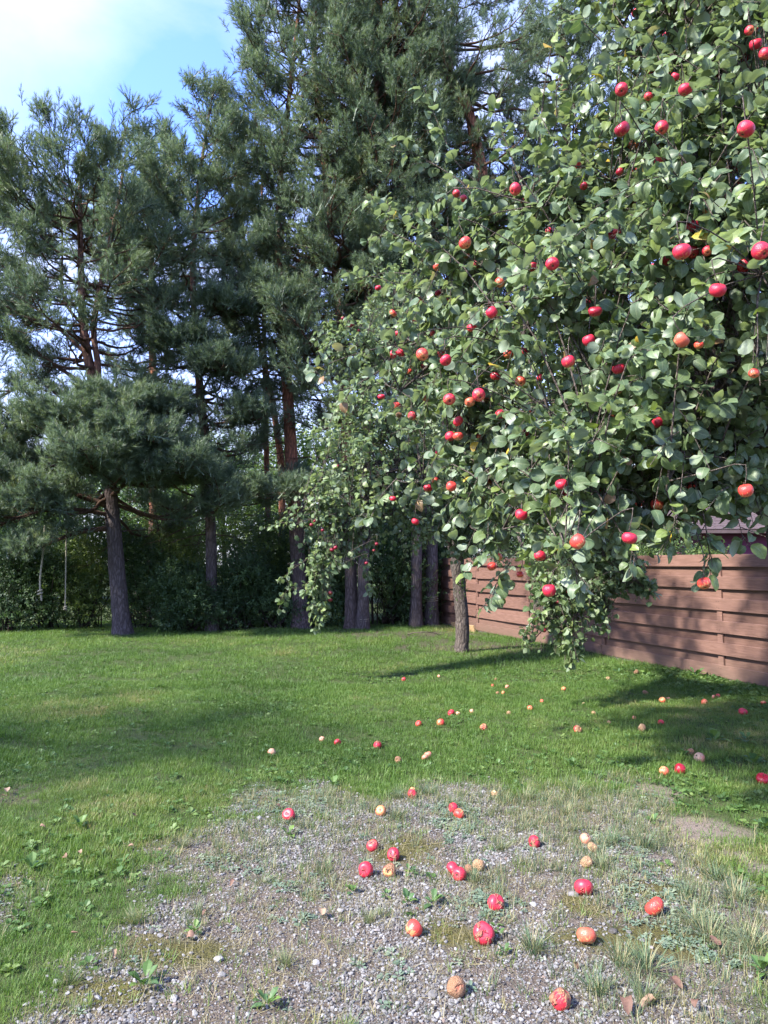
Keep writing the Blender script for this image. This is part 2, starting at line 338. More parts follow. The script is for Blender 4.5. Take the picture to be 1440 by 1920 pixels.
grit = ramp(nt, [(0.0, (0.05, 0.042, 0.04)), (0.45, (0.13, 0.115, 0.11)), (0.75, (0.30, 0.28, 0.28)), (1.0, (0.45, 0.43, 0.43))], hs.outputs[0])
gritm = ramp(nt, [(0.25, (1, 1, 1)), (0.5, (0, 0, 0))], vo.outputs['Distance'])
soil2 = mixc_(nt, math_(nt, 'MULTIPLY', gritm, 0.75), soil, grit)
col = mixc_(nt, gfac, lawnc, soil2)
col = mixc_(nt, math_(nt, 'MULTIPLY', sandf, 0.8), col, ramp(nt, [(0.3, (0.13, 0.098, 0.080)), (0.7, (0.27, 0.215, 0.185))], noise(nt, 60, 6, 0.7, v)))
col = mixc_(nt, math_(nt, 'MULTIPLY', mossf, 0.9), col, ramp(nt, [(0.3, (0.035, 0.032, 0.010)), (0.7, (0.105, 0.095, 0.022))], noise(nt, 45, 6, 0.7, v)))
col = mixc_(nt, dirtf, col, ramp(nt, [(0.3, (0.040, 0.030, 0.022)), (0.7, (0.12, 0.095, 0.07))], noise(nt, 30, 6, 0.7, v)))
nt.links.new(col, b.inputs['Base Color']); b.inputs['Roughness'].default_value = 0.95; b.inputs['Specular IOR Level'].default_value = 0.2
bump(nt, b, math_(nt, 'ADD', noise(nt, 60, 6, 0.7, v), math_(nt, 'MULTIPLY', gritm, 0.5)), 0.01, 0.9)
M['ground'] = m
ground = link('ground', mesh_from('ground', np.stack([fx, fy, gmz], 1), [gF], [m], True, {'gravel': gm, 'sand': spots(fx, fy, SAND), 'moss': spots(fx, fy, MOSS) * gm, 'dirt': spots(fx, fy, DIRT) * 0.85}), kind='structure')

def in_view(x, y, pad=60, ymin=2.2):
    px, py, d = proj(np.stack([x, y, np.zeros_like(x)], 1))
    return (px > -pad) & (px < 1440 + pad) & (py < 1920 + pad * 1.5) & (y > ymin)
def rand_ground(n, y0, y1):
    """places on the ground, a little wider than the view"""
    y = np.sqrt(rng.random(n) * (y1 * y1 - y0 * y0) + y0 * y0); x = (rng.random(n) * 2 - 1) * (0.62 * y + 0.6)
    return x, y
# fence line, used to keep the lawn on this side of it
FA, FB = G(1440, 1290), G(830, 1170); FD = (FB - FA).normalized(); FN = Vector((-FD.y, FD.x, 0))   # FN points to the lawn
def fence_side(x, y): return (np.asarray(x) - FA.x) * FN.x + (np.asarray(y) - FA.y) * FN.y
# ---- gravel stones
def stone_mesh(name, seed, flat):
    r = np.random.default_rng(seed); bm = bmesh.new(); bmesh.ops.create_icosphere(bm, subdivisions=2 if name == 'stone' else 1, radius=0.5)
    ax = np.array([1, 0.50 + 0.38 * r.random(), flat]); cuts = nrm(r.standard_normal((4, 3)) * np.array([1, 1, .5])) 
    for v in bm.verts: 
        k = 1 + (0.07 if name == 'stone' else 0.15) * r.standard_normal(); v.co = Vector((v.co.x * ax[0] * k, v.co.y * ax[1] * k, v.co.z * ax[2] * k))
    for c_ in cuts:                        # broken faces
        for v in bm.verts:
            q = v.co.dot(Vector(c_)) - .27 * float(np.abs(c_ * ax).sum() ** .5)
            if q > 0: v.co -= Vector(c_) * q
    me = bpy.data.meshes.new(name); bm.to_mesh(me); bm.free(); return me
m, nt, b, out = mat('gravel_stone'); ri = N(nt, 'ShaderNodeObjectInfo')
c0 = ramp(nt, [(0.0, (0.060, 0.054, 0.050)), (0.3, (0.120, 0.113, 0.108)), (0.75, (0.205, 0.198, 0.195)), (0.95, (0.285, 0.278, 0.275)), (1.0, (0.18, 0.13, 0.105))], ri.outputs['Random'])
c0 = mixc_(nt, 1.0, c0, ramp(nt, [(0.3, (0.65, 0.63, 0.6)), (0.7, (1.15, 1.15, 1.15))], noise(nt, 3.5, 6, 0.7, coords(nt, 'Object'))), 'MULTIPLY')
nt.links.new(c0, b.inputs['Base Color']); b.inputs['Roughness'].default_value = 0.9; b.inputs['Specular IOR Level'].default_value = 0.25
M['stone'] = m
st_var = [stone_mesh('gravel_pebble', k, 0.45 + 0.1 * (k % 3)) for k in range(6)]
for me in st_var: me.materials.append(M['stone'])
SG = scatter_group('pebbles', st_var)
x, y = rand_ground(430000, 2.1, 6.6)
g = gravel_mask(x, y); keep = in_view(x, y) & (rng.random(len(x)) < g * 0.95 * (0.25 + 0.85 * sstep(0.38, 0.62, vnoise(x, y, 0.5) + (vnoise(x, y, .17) - .5) * .5)) * (1 - 0.8 * spots(x, y, MOSS)) * (1 - 0.9 * spots(x, y, SAND)) * (1 - 0.6 * sstep(0.35, 1.5, x - 0.15 * (y - 3))))
x, y = x[keep], y[keep]; n = len(x)
s = 0.0062 + 0.018 * rng.random(n) ** 2.8; z = h_ground(x, y)
scatter('gravel', SG, 6, np.stack([x, y, z + s * 0.12], 1), np.stack([rng.normal(0, .25, n), rng.normal(0, .25, n), rng.random(n) * 6.28], 1), s, parent=ground, mats=[M['stone']], kind='stuff')
# larger stones, each one by itself
big_var = [stone_mesh('stone', 40 + k, 0.42) for k in range(8)]
for me in big_var: me.materials.append(M['stone'])
nb = 0
for px, py, d in [(1123, 1668, 22), (1075, 1690, 24), (1150, 1722, 12), (1160, 1708, 14), (1214, 1727, 16), (1197, 1692, 15), (1225, 1830, 0), (1150, 1760, 22), (1180, 1762, 14), (1205, 1777, 13), (1222, 1790, 11), (958, 1603, 12), (812, 1873, 28), (660, 1772, 18), (326, 1893, 20), (345, 1865, 16), (300, 1770, 16), (410, 1815, 22), (455, 1870, 22), (415, 1845, 18), (280, 1905, 14), (240, 1840, 12), (178, 1885, 12), (1125, 1745, 10), (1290, 1850, 14), (1310, 1825, 18), (420, 1712, 16), (350, 1735, 13), (500, 1655, 20), (560, 1640, 16), (672, 1650, 14), (1060, 1905, 14)]:
    if d == 0: continue
    c = G(px, py); 
    o = link('stone', big_var[nb % 8], ground, (c.x, c.y, h_ground(c.x, c.y) + 0.004)); s = d / F * c.y * 1.05
    o.scale = (s, s, s * 0.9); o.rotation_euler = (rnd.gauss(0, .12), rnd.gauss(0, .12), rnd.random() * 6.3); nb += 1
while nb < 270:
    y = 2.3 + 3.4 * rnd.random() ** 1.3; x = (rnd.random() * 2 - 1) * (0.56 * y)
    if rnd.random() > gravel_mask(np.array([x]), np.array([y]))[0] * (0.15 + 0.85 * sstep(0.4, 0.6, vnoise(x, y, 0.5))) * (1.0 if x < 0.6 else 0.35): continue
    s = 0.018 + 0.026 * rnd.random() ** 2.4
    o = link('stone', big_var[nb % 8], ground, (x, y, h_ground(x, y) + s * 0.08)); nb += 1
    o.scale = (s, s * rnd.uniform(.8, 1.1), s * rnd.uniform(.7, 1.1)); o.rotation_euler = (rnd.gauss(0, .2), rnd.gauss(0, .2), rnd.random() * 6.3)
# ---- blades of grass
def blade(mb, base, ang, ln, wd, lean, curl, a=0.0, seg=2):
    d = np.array([math.cos(ang), math.sin(ang), 0]); sd = np.array([-d[1], d[0], 0]); V = []; p = np.array(base, float); th = lean
    for k in range(seg + 1):
        ww = wd * (1 - (k / (seg + 0.15)) ** 1.6) * 0.5
        V += [p - sd * ww, p + sd * ww]
        p = p + (d * math.sin(th) + np.array([0, 0, 1]) * math.cos(th)) * ln / seg; th += curl / seg
    V = V[:-2] + [(V[-1] + V[-2]) / 2]
    n = len(V); mb.add(V, [(2 * k, 2 * k + 1, 2 * k + 3, 2 * k + 2) for k in range(seg - 1)] + [(n - 3, n - 2, n - 1)], a)
def tuft_mesh(name, seed, n, spread, l0, l1, wd, lean, curl, mt, seg=2):
    r = random.Random(seed); mb = MB()
    for _ in range(n):
        a = r.random() * 6.283; q = spread * math.sqrt(r.random())
        blade(mb, (q * math.cos(a), q * math.sin(a), -0.005), r.random() * 6.283 if q < spread * .5 else a + r.gauss(0, .8), r.uniform(l0, l1), wd * r.uniform(.7, 1.2), abs(r.gauss(0, lean)), r.uniform(0, curl), r.random(), seg)
    return mb.mesh(name, [mt], False, 'tint')
def leaf_rosette(name, seed, n, l0, wr, mt, up=0.5):
    r = random.Random(seed); mb = MB()
    for k in range(n):
        a = k * 2.4 + r.gauss(0, .3); e = r.uniform(.15, 1) * up; ln = l0 * r.uniform(.6, 1.1); wd = ln * wr
        d = np.array([math.cos(a) * math.cos(e), math.sin(a) * math.cos(e), math.sin(e)]); sd = np.array([-math.sin(a), math.cos(a), 0]); upv = np.cross(d, sd) * -1
        st = d * l0 * r.uniform(.1, .5); rows = [(0, .12), (.3, .9), (.65, 1), (1, .05)]
        V = []
        for t, ww in rows:
            c = st + d * ln * t - np.array([0, 0, 1]) * ln * .25 * t * t
            V += [c - sd * wd * .5 * ww + upv * -wd * .12 * ww, c, c + sd * wd * .5 * ww + upv * -wd * .12 * ww]
        mb.add(V, [f for i in range(3) for f in ((3 * i, 3 * i + 1, 3 * i + 4, 3 * i + 3), (3 * i + 1, 3 * i + 2, 3 * i + 5, 3 * i + 4))], r.random())
    return mb.mesh(name, [mt], False, 'tint')
gv = [tuft_mesh('grass_blades', k, 15, 0.045, 0.025, 0.06, 0.0034, 0.5, 0.9, M['grass']) for k in range(6)]
GG = scatter_group('lawn_blades', gv)
def lawn_pts(n, y0, y1):
    x, y = rand_ground(n, y0, y1); k = in_view(x, y) & (fence_side(x, y) > -0.5); x, y = x[k], y[k]
    lm = 1 - gravel_mask(x, y) * 0.93
    k = rng.random(len(x)) < lm * (1 - 0.6 * spots(x, y, SAND)) * (1 - 0.7 * spots(x, y, DIRT)) * (0.35 + 0.65 * sstep(.2, .45, vnoise(x, y, .3)))
    return x[k], y[k]
xs, ys, sc = [], [], []
for n, y0, y1, s0 in ((26000, 2.3, 5.2, 0.8), (42000, 4.9, 9.5, 1.0), (46000, 9, 19.5, 1.35)):
    x, y = lawn_pts(n, y0, y1); xs.append(x); ys.append(y); sc.append(np.full(len(x), s0))
x, y, s0 = map(np.concatenate, (xs, ys, sc)); n = len(x)
s = s0 * (0.65 + 0.6 * rng.random(n)) * (0.75 + 0.5 * vnoise(x, y, .8)); t = np.clip(-.04 + 0.65 * vnoise(x, y, 1.6) + 0.45 * vnoise(x, y, .3) + rng.normal(0, .13, n) + 0.25 * gravel_mask(x, y), 0, 1)
scatter('grass', GG, 6, np.stack([x, y, h_ground(x, y)], 1), np.stack([rng.normal(0, .12, n), rng.normal(0, .12, n), rng.random(n) * 6.28], 1), np.stack([s * 1.1, s * 1.1, s * .95], 1), t, mats=[M['grass']], kind='stuff')
# ---- low broad leaves in the lawn and on the gravel
cv = [leaf_rosette('cover_leaves', k, 6, 0.028, 0.75, M['cover'], 0.9) for k in range(4)]
CG = scatter_group('cover_rosettes', cv)
x, y = rand_ground(16000, 2.3, 11); k = in_view(x, y) & (fence_side(x, y) > 0.05); x, y = x[k], y[k]
wgt = .05 + sstep(.45, .75, vnoise(x, y, .7) + (vnoise(x, y, .2) - .5) * .4) * .5 + .9 * sstep(2.6, .2, fence_side(x, y)) + 0.5 * np.exp(-((sdist(x, y) + .35) / .45) ** 2)
k = rng.random(len(x)) < np.clip(wgt * .8, 0, 1) * (1 - gravel_mask(x, y) * .93); x, y = x[k], y[k]; n = len(x)
s = (.6 + .9 * rng.random(n)) * (1 + .5 * sstep(1.5, .2, fence_side(x, y)))
scatter('ground_cover', CG, 4, np.stack([x, y, h_ground(x, y) + .004], 1), np.stack([rng.normal(0, .15, n), rng.normal(0, .15, n), rng.random(n) * 6.28], 1), s, None, mats=[M['cover']], kind='stuff')
sv = [leaf_rosette('silverweed_leaves', 20 + k, 9, 0.022, 0.5, M['silverweed'], 0.5) for k in range(4)]
SVG = scatter_group('silverweed_rosettes', sv)
x, y = rand_ground(30000, 2.3, 6.2); k = in_view(x, y); x, y = x[k], y[k]
k = rng.random(len(x)) < gravel_mask(x, y) * (sstep(.55, .75, vnoise(x, y, .42)) * .6 + .02) * (.35 + .65 * sstep(-.3, .6, x - .2 * (y - 3)) + .5 * sstep(3.6, 4.6, y)) * (1 - .8 * spots(x, y, SAND)); x, y = x[k], y[k]; n = len(x)
scatter('silverweed_carpet', SVG, 4, np.stack([x, y, h_ground(x, y) + .004], 1), np.stack([rng.normal(0, .15, n), rng.normal(0, .15, n), rng.random(n) * 6.28], 1), .55 + .8 * rng.random(n), None, mats=[M['silverweed']], kind='stuff')
# dry stalks and bits lying on the gravel
dv = [tuft_mesh('dry_stalks', 60 + k, 7, 0.05, 0.03, 0.10, 0.0022, 1.35, 0.25, M['clump']) for k in range(4)]
for me in dv:
    a = me.attributes['tint'].data; a.foreach_set('value', np.full(len(a), .97, np.float32))
DG = scatter_group('dry_bits', dv)
x, y = rand_ground(17000, 2.3, 6.4); k = in_view(x, y); x, y = x[k], y[k]
k = rng.random(len(x)) < gravel_mask(x, y) * .45 * (.25 + sstep(.35, .7, vnoise(x + 9, y, .5))); x, y = x[k], y[k]; n = len(x)
scatter('dry_grass_litter', DG, 4, np.stack([x, y, h_ground(x, y) + .006], 1), np.stack([rng.normal(0, .1, n), rng.normal(0, .1, n), rng.random(n) * 6.28], 1), .5 + .6 * rng.random(n), None, mats=[M['clump']], kind='stuff')
# small sparse grass on the gravel
tv = [tuft_mesh('sparse_blades', 80 + k, 16, 0.02, 0.03, 0.075, 0.0024, 0.55, 0.9, M['clump'], 3) for k in range(5)]
TG = scatter_group('sparse_tufts', tv)
x, y = rand_ground(22000, 2.3, 6.4); k = in_view(x, y); x, y = x[k], y[k]
rt = sstep(.3, 1.3, x - .1 * (y - 3))
k = rng.random(len(x)) < gravel_mask(x, y) * (.05 + .25 * sstep(.48, .70, vnoise(x, y + 7, .38)) + .35 * rt + .25 * sstep(3.5, 4.6, y)) * (1 - .85 * spots(x, y, SAND)) * (1 - .8 * spots(x, y, MOSS)); x, y = x[k], y[k]; n = len(x)
scatter('sparse_grass', TG, 5, np.stack([x, y, h_ground(x, y)], 1), np.stack([rng.normal(0, .12, n), rng.normal(0, .12, n), rng.random(n) * 6.28], 1), .6 + .8 * rng.random(n), None, mats=[M['clump']], kind='stuff')

# ------------------------------------------------------------------ fence
m, nt, b, out = mat('brown_fence_paint'); v = coords(nt, 'Object', (3.2, 40, 40)); ri = N(nt, 'ShaderNodeObjectInfo')
c = ramp(nt, [(0.0, (0.135, 0.074, 0.058)), (1.0, (0.182, 0.102, 0.080))], ri.outputs['Random'])
g = noise(nt, 1.6, 7, 0.65, v, .6)
c = mixc_(nt, 1.0, c, ramp(nt, [(0.25, (0.62, 0.58, 0.56)), (0.7, (1.22, 1.22, 1.22))], g), 'MULTIPLY')
zz = N(nt, 'ShaderNodeSeparateXYZ'); tz = N(nt, 'ShaderNodeTexCoord'); nt.links.new(tz.outputs['Object'], zz.inputs[0])
dirt = math_(nt, 'ADD', zz.outputs['Z'], math_(nt, 'MULTIPLY', noise(nt, 9, 5, .65, tz.outputs['Object']), .5))
c = mixc_(nt, ramp(nt, [(.28, (.55, .55, .55)), (.62, (0, 0, 0))], dirt), c, (0.105, 0.075, 0.055))      # splashed earth along the foot
wear = ramp(nt, [(0.66, (0, 0, 0)), (0.80, (1, 1, 1))], noise(nt, 1.1, 8, 0.7, coords(nt, 'Object', (4, 22, 22))))
c = mixc_(nt, math_(nt, 'MULTIPLY', wear, .3), c, (0.30, 0.20, 0.165))
nt.links.new(c, b.inputs['Base Color']); b.inputs['Roughness'].default_value = .62; b.inputs['Specular IOR Level'].default_value = .35
bump(nt, b, g, .002, .4); M['fence'] = m
def s_of(px):                            # distance along the fence at a photograph column
    d = ray(px, 1200); t = ((FA.x - 0) * FD.y - (FA.y - 0) * FD.x) / (d.x * FD.y - d.y * FD.x)
    return Vector((d.x * t - FA.x, d.y * t - FA.y, 0)).dot(FD)
S = [s_of(q) for q in (1352, 1132, 991, 896, 829)]
step0 = S[1] - S[0]; S = [S[0] - 2 * step0, S[0] - step0] + S
fence = thing('fence', FA, 'long brown painted fence of overlapping horizontal boards along the lawn', 'fence', rz=math.atan2(FD.y, FD.x))
TOP = 1.675
def board(s0, s1, zt, hh, side, seed):
    r = np.random.default_rng(seed); n = 7; th = .022; off = .027 if side > 0 else -.027
    xs = np.linspace(s0, s1, n); wz = r.normal(0, .0035, n); wy = r.normal(0, .003, n); bv = .004
    prof = [(-th / 2, bv), (-th / 2 + bv, 0), (th / 2 - bv, 0), (th / 2, bv), (th / 2, hh - bv), (th / 2 - bv, hh), (-th / 2 + bv, hh), (-th / 2, hh - bv)]
    V = [(xs[k], off + py + wy[k], zt - hh + pz + wz[k]) for k in range(n) for py, pz in prof]
    Fq = [(8 * k + j, 8 * k + (j + 1) % 8, 8 * k + 8 + (j + 1) % 8, 8 * k + 8 + j) for k in range(n - 1) for j in range(8)] + [tuple(range(7, -1, -1)), tuple(range(8 * n - 8, 8 * n))]
    o = link('board', mesh_from('board', np.array(V), Fq, [M['fence']]), fence)
    return o
# front boards run over the posts (lawn side, +y local), back boards close the gaps behind them
seed = 0
for a, c in ((0, 3), (3, 5), (5, 6)):
    dz = {0: 0.0, 3: -.004, 5: .012}[a]
    for k in range(6):
        zt = TOP - .297 * k + dz; seed += 1
        board(S[a] + .003, S[c] - .003, zt, .168, 1, seed)
        seed += 1; board(S[a] + .004, S[c] - .004, zt - .150, .165, -1, seed + 500)
for k in range(len(S)):
    V, Fq = box_v(S[k] - .045, S[k] + .045, -.0145, .0145, -.2, TOP - .01); link('post', mesh_from('post', np.array(V), Fq, [M['fence']]), fence)
nails = MB()
for k in range(len(S)):
    for q in range(6):
        for dz_ in (.04, .125):
            for dx_ in (-.02, .02):
                a_ = np.linspace(0, 6.283, 7)[:-1]; cx_, cz_ = S[k] + dx_ + rnd.uniform(-.006, .006), TOP - .297 * q - dz_ + rnd.uniform(-.008, .008)
                nails.add([(cx_ + .006 * math.cos(t_), .0405, cz_ + .006 * math.sin(t_)) for t_ in a_] + [(cx_, .0425, cz_)], [(j_, (j_ + 1) % 6, 6) for j_ in range(6)])
m, nt, b, out = mat('rusty_nail'); b.inputs['Base Color'].default_value = (.05, .03, .022, 1); b.inputs['Roughness'].default_value = .7
link('nail', nails.mesh('nail', [m]), fence, kind='stuff')
for a, c in zip(S[:-1], S[1:]):
    V, Fq = box_v(a + .06, c - .06, -.06, .02, -.12, .015); 
    m_ = M.get('plinth')
    if m_ is None:
        m_, nt, b, out = mat('grey_concrete'); c0 = ramp(nt, [(.3, (.16, .13, .12)), (.7, (.30, .26, .25))], noise(nt, 12, 6, .7, coords(nt))); nt.links.new(c0, b.inputs['Base Color']); b.inputs['Roughness'].default_value = .95; M['plinth'] = m_
    link('plinth', mesh_from('plinth', np.array(V), Fq, [m_]), fence)
# a bare pine board left at the foot of the fence
m, nt, b, out = mat('raw_wood'); c0 = ramp(nt, [(.3, (.22, .13, .06)), (.7, (.42, .29, .15))], noise(nt, 2, 6, .6, coords(nt, 'Object', (4, 40, 40)))); nt.links.new(c0, b.inputs['Base Color']); b.inputs['Roughness'].default_value = .8; M['raw'] = m
p0 = FA + FD * s_of(903) + FN * .16; p1 = FA + FD * s_of(952) + FN * .16
V, Fq = box_v(0, (p1 - p0).length, -.015, .015, 0, .15)
o = link('plank', mesh_from('plank', np.array(V), Fq, [M['raw']]), None, (p0.x, p0.y, -.01), label='short bare yellowish plank leaning at the foot of the brown fence', category='plank')
o.rotation_euler = (-.22, 0, math.atan2(FD.y, FD.x))

# ------------------------------------------------------------------ shed beyond the fence
m, nt, b, out = mat('plum_wall'); c0 = mixc_(nt, 1.0, (.115, .010, .052), ramp(nt, [(.3, (.8, .8, .8)), (.7, (1.1, 1.1, 1.1))], noise(nt, 3, 5, .6, coords(nt))), 'MULTIPLY'); nt.links.new(c0, b.inputs['Base Color']); b.inputs['Roughness'].default_value = .7; M['plum'] = m
m, nt, b, out = mat('brown_shingle'); ri = N(nt, 'ShaderNodeTexNoise'); c0 = ramp(nt, [(.3, (.055, .034, .034)), (.7, (.100, .068, .068))], noise(nt, 6, 6, .7, coords(nt))); nt.links.new(c0, b.inputs['Base Color']); b.inputs['Roughness'].default_value = .9; M['shingle'] = m
SX, SY = 6.15, 15.0
shed = thing('shed', (SX, SY, 0), 'plum red garden shed with brown shingled roof beyond the fence', 'shed')
V, Fq = box_v(0, 6.2, 0, 4, 0, 2.26); link('wall', mesh_from('wall', np.array(V), Fq, [M['plum']]), shed)
mb = MB(); rows, cols, slope = 14, 44, .42
for r_ in range(rows):
    for c_ in range(cols):
        x0 = -.35 + c_ * .158 + (.079 if r_ % 2 else 0) + rnd.uniform(-.004, .004); y0 = -.38 + r_ * .17; z0 = 2.25 + (y0 + .38) * slope * .62
        d = .012 + rnd.uniform(0, .006)
        V = [(x0, y0, z0 + d), (x0 + .152, y0, z0 + d + rnd.uniform(-.003, .003)), (x0 + .152, y0 + .21, z0 + .21 * slope * .62 + .004), (x0, y0 + .21, z0 + .21 * slope * .62 + .004), (x0, y0, z0 - .004), (x0 + .152, y0, z0 - .004)]
        mb.add(V, [(0, 1, 2, 3), (4, 5, 1, 0)])
roof_v = [(-.4, -.40, 2.22), (6.6, -.40, 2.22), (6.6, 2.0, 2.22 + 2.4 * slope * .62), (-.4, 2.0, 2.22 + 2.4 * slope * .62), (6.6, 4.4, 2.22), (-.4, 4.4, 2.22), (-.4, -.40, 2.17), (6.6, -.40, 2.17)]
roof = link('roof', mesh_from('roof', np.array(roof_v), [(0, 1, 2, 3), (3, 2, 4, 5), (6, 7, 1, 0), (0, 3, 5), (1, 4, 2)], [M['shingle']]), shed)
link('shingle', mb.mesh('shingle', [M['shingle']]), roof, kind='stuff')
# ------------------------------------------------------------------ pines
def shoot(mb, base, d, ln, n, nl, r, wd=.0042):
    d = nrm(d); u = nrm(np.cross(d, [0.3, 0.5, 0.81])); w_ = np.cross(d, u)
    V, Fq = tube([base, base + d * ln], [.006, .002], 3); mb.add_np(V, Fq, 0)
    for k in range(n):
        t = .3 + .7 * (k + r.random()) / n; a = k * 2.4 + r.random(); op = r.uniform(.45, 1.35) * (1.1 - .5 * t)
        q = (u * math.cos(a) + w_ * math.sin(a)); nd = d * math.cos(op) + q * math.sin(op); sd = nrm(np.cross(nd, d + .001))
        p = base + d * ln * t; l_ = nl * r.uniform(.75, 1.1)
        mb.add([p - sd * wd * .5, p + sd * wd * .5, p + nd * l_ + d * .006], [(0, 1, 2)])
def needle_spray(name, seed, bare=False):
    r = np.random.default_rng(seed); mb = MB(); ax = np.array([0, 0, 1.0])
    V, Fq = tube([(0, 0, -.12), (0.01, 0, .08), (0, .01, .16)], [.010, .007, .004], 3); mb.add_np(V, Fq)
    for k in range(7):
        t = k / 6; a = k * 2.4 + r.random(); sp = r.uniform(.6, 1.2) * (1 - .75 * t)
        d = ax * math.cos(sp) + np.array([math.cos(a), math.sin(a), 0]) * math.sin(sp)
        shoot(mb, ax * (-.06 + .24 * t), d, r.uniform(.09, .15), 28, .088, r, .0054)
    me = mb.mesh(name, [M['needle']]); return me
NV = [needle_spray('needle_spray', k) for k in range(6)]
NG = scatter_group('needle_sprays', NV)
# the bark of the little twigs inside a spray is the needle colour: at this size it cannot be told apart
def bark_lobes(seed, amp):
    r = np.random.default_rng(seed)
    def f(n, a):
        k = r.standard_normal((n, len(a))); k[1:] = .55 * k[1:] + .45 * k[:-1]; return 1 + amp * k
    return f
def pine(name, label, pts, ztop, crown, seed, bark='pine_bark', nbr=5, fill=1.0, fork=None, extra=(), dead=(1.6, 6), shy=0, bias=None, gap=.52):
    """pts: (px, py, width px, Y) down to up; crown: rows of (z, radius, density)"""
    r = np.random.default_rng(seed)
    ctrl = []; wid = []
    for px, py, wd, Y in pts:
        p = P(px, py, Y); ctrl.append(np.array(p)); wid.append(wd * .5 / F * Y)
    base = ctrl[0].copy(); base[2] = h_ground(base[0], base[1]) - .15; ctrl[0] = base
    if ctrl[-1][2] < ztop:
        dirn = (ctrl[-1] - ctrl[-2]); dirn /= max(dirn[2], .3); top = ctrl[-1] + dirn * (ztop - ctrl[-1][2]) * .6; top[2] = ztop; ctrl.append(top); wid.append(.012)
    n = 70; path = curve(ctrl, n); rad = np.interp(np.linspace(0, len(wid) - 1, n), np.arange(len(wid)), wid)
    rad[:4] *= np.array([1.6, 1.28, 1.12, 1.04]); O = Vector(path[0]); 
    t = thing(name, O, label, 'pine tree', 'pines along the far edge of the lawn')
    off = np.array(O)
    V, Fq = tube(path, rad, 18, lobes=bark_lobes(seed, .045)); trunk = link('trunk', mesh_from('trunk', V - off, [Fq], [M[bark]], True), t)
    if fork is not None:
        fp = curve([P(a, b_, Y) for a, b_, wd, Y in fork], 30); fr = np.interp(np.linspace(0, len(fork) - 1, 30), np.arange(len(fork)), [wd * .5 / F * Y for _, _, wd, Y in fork])
        V, Fq = tube(fp, fr, 12, lobes=bark_lobes(seed + 1, .045)); link('stem', mesh_from('stem', V - off, [Fq], [M[bark]], True), t)
    br = MB(); sp_p, sp_d = [], []
    zs, Rs, Ds = zip(*crown)
    def at_z(z, pth): i = int(np.clip(np.searchsorted(pth[:, 2], z), 1, len(pth) - 1)); return pth[i], i
    sp_t = []; bt = [0.0]
    def put(p, d, k=1):
        sp_p.append(p); sp_d.append(d); sp_t.append(bt[0])
    def branch(p0, az, ln, rise, r0, dens, tipup=.35, leaf0=.48, store=None):
        o = np.array([math.cos(az), math.sin(az), 0]); m_ = 9; q = []; bt[0] = r.normal(0, .16)
        sag = r.uniform(.0, .22)
        side = np.array([-o[1], o[0], 0]); wig = r.normal(0, .07, m_).cumsum()
        for k in range(m_):
            s_ = k / (m_ - 1); q.append(p0 + o * ln * s_ + side * wig[k] * ln * .5 + np.array([0, 0, 1]) * ln * (rise * s_ - sag * math.sin(s_ * math.pi) + tipup * max(0, s_ - .55) ** 1.5))
        q = np.array(q); V, Fq = tube(q, np.linspace(r0, .008, m_), 5)
        (store or br).add_np(V, Fq)
        ns = int(max(2, ln * 4.2))
        for k in range(ns):
            s_ = leaf0 + (1 - leaf0) * (k + r.random()) / ns; f_ = s_ * (m_ - 1); i_ = min(int(f_), m_ - 2); b0 = q[i_] + (q[i_ + 1] - q[i_]) * (f_ - i_)
            l2 = (.25 + .75 * (1 - s_)) * ln * r.uniform(.35, .7) + .12; a2 = az + r.choice([-1, 1]) * r.uniform(.35, 1.15); o2 = np.array([math.cos(a2), math.sin(a2), r.uniform(.0, .6)])
            e = b0 + nrm(o2) * l2
            V, Fq = tube([b0, (b0 + e) / 2 + np.array([0, 0, .03 * l2]), e], [.010, .007, .004], 3); br.add_np(V, Fq)
            m2 = int(round(l2 * 9.5 * dens * fill + (r.random() if dens < .3 else .5)))
            for j in range(m2):
                u_ = (j + r.random()) / m2; u_ = .25 + .75 * u_; c = b0 + (e - b0) * u_ + r.normal(0, .085, 3)
                put(c, nrm(o2) * .55 + np.array([0, 0, .55]) + r.normal(0, .38, 3))
        for j in range(int(5 * dens * fill) + 1): put(q[-1] + r.normal(0, .06, 3), o * .5 + np.array([0, 0, .7]) + r.normal(0, .3, 3))
    z = zs[0]; top = ztop
    while z < top - .25:
        R_ = np.interp(z, zs, Rs); D_ = np.interp(z, zs, Ds); pth = path
        for k in range(nbr):
            if r.random() > .55 + .45 * min(1, D_ + .2): continue
            p0, i = at_z(z + r.uniform(-.2, .2), path); az = k * 6.283 / nbr + r.uniform(-.5, .5) + z * 1.7
            Rb = R_
            if bias is not None: Rb = R_ * (1 + bias[1] * math.cos(az - bias[0]))
            ln = Rb * r.uniform(.62, 1.12); frac = (z - zs[0]) / (top - zs[0])
            branch(p0, az, ln, r.uniform(-.08, .18) + .55 * frac ** 2, max(.012, min(rad[i] * .45, .045)), D_ * (0 if r.random() < .06 else 1))
        z += gap * r.uniform(.75, 1.25)
    tp = path[-1]
    for j in range(14): put(tp - np.array([0, 0, .09 * j]) + r.normal(0, .02 + .012 * j, 3), np.array([0, 0, 1]) + r.normal(0, .3, 3))
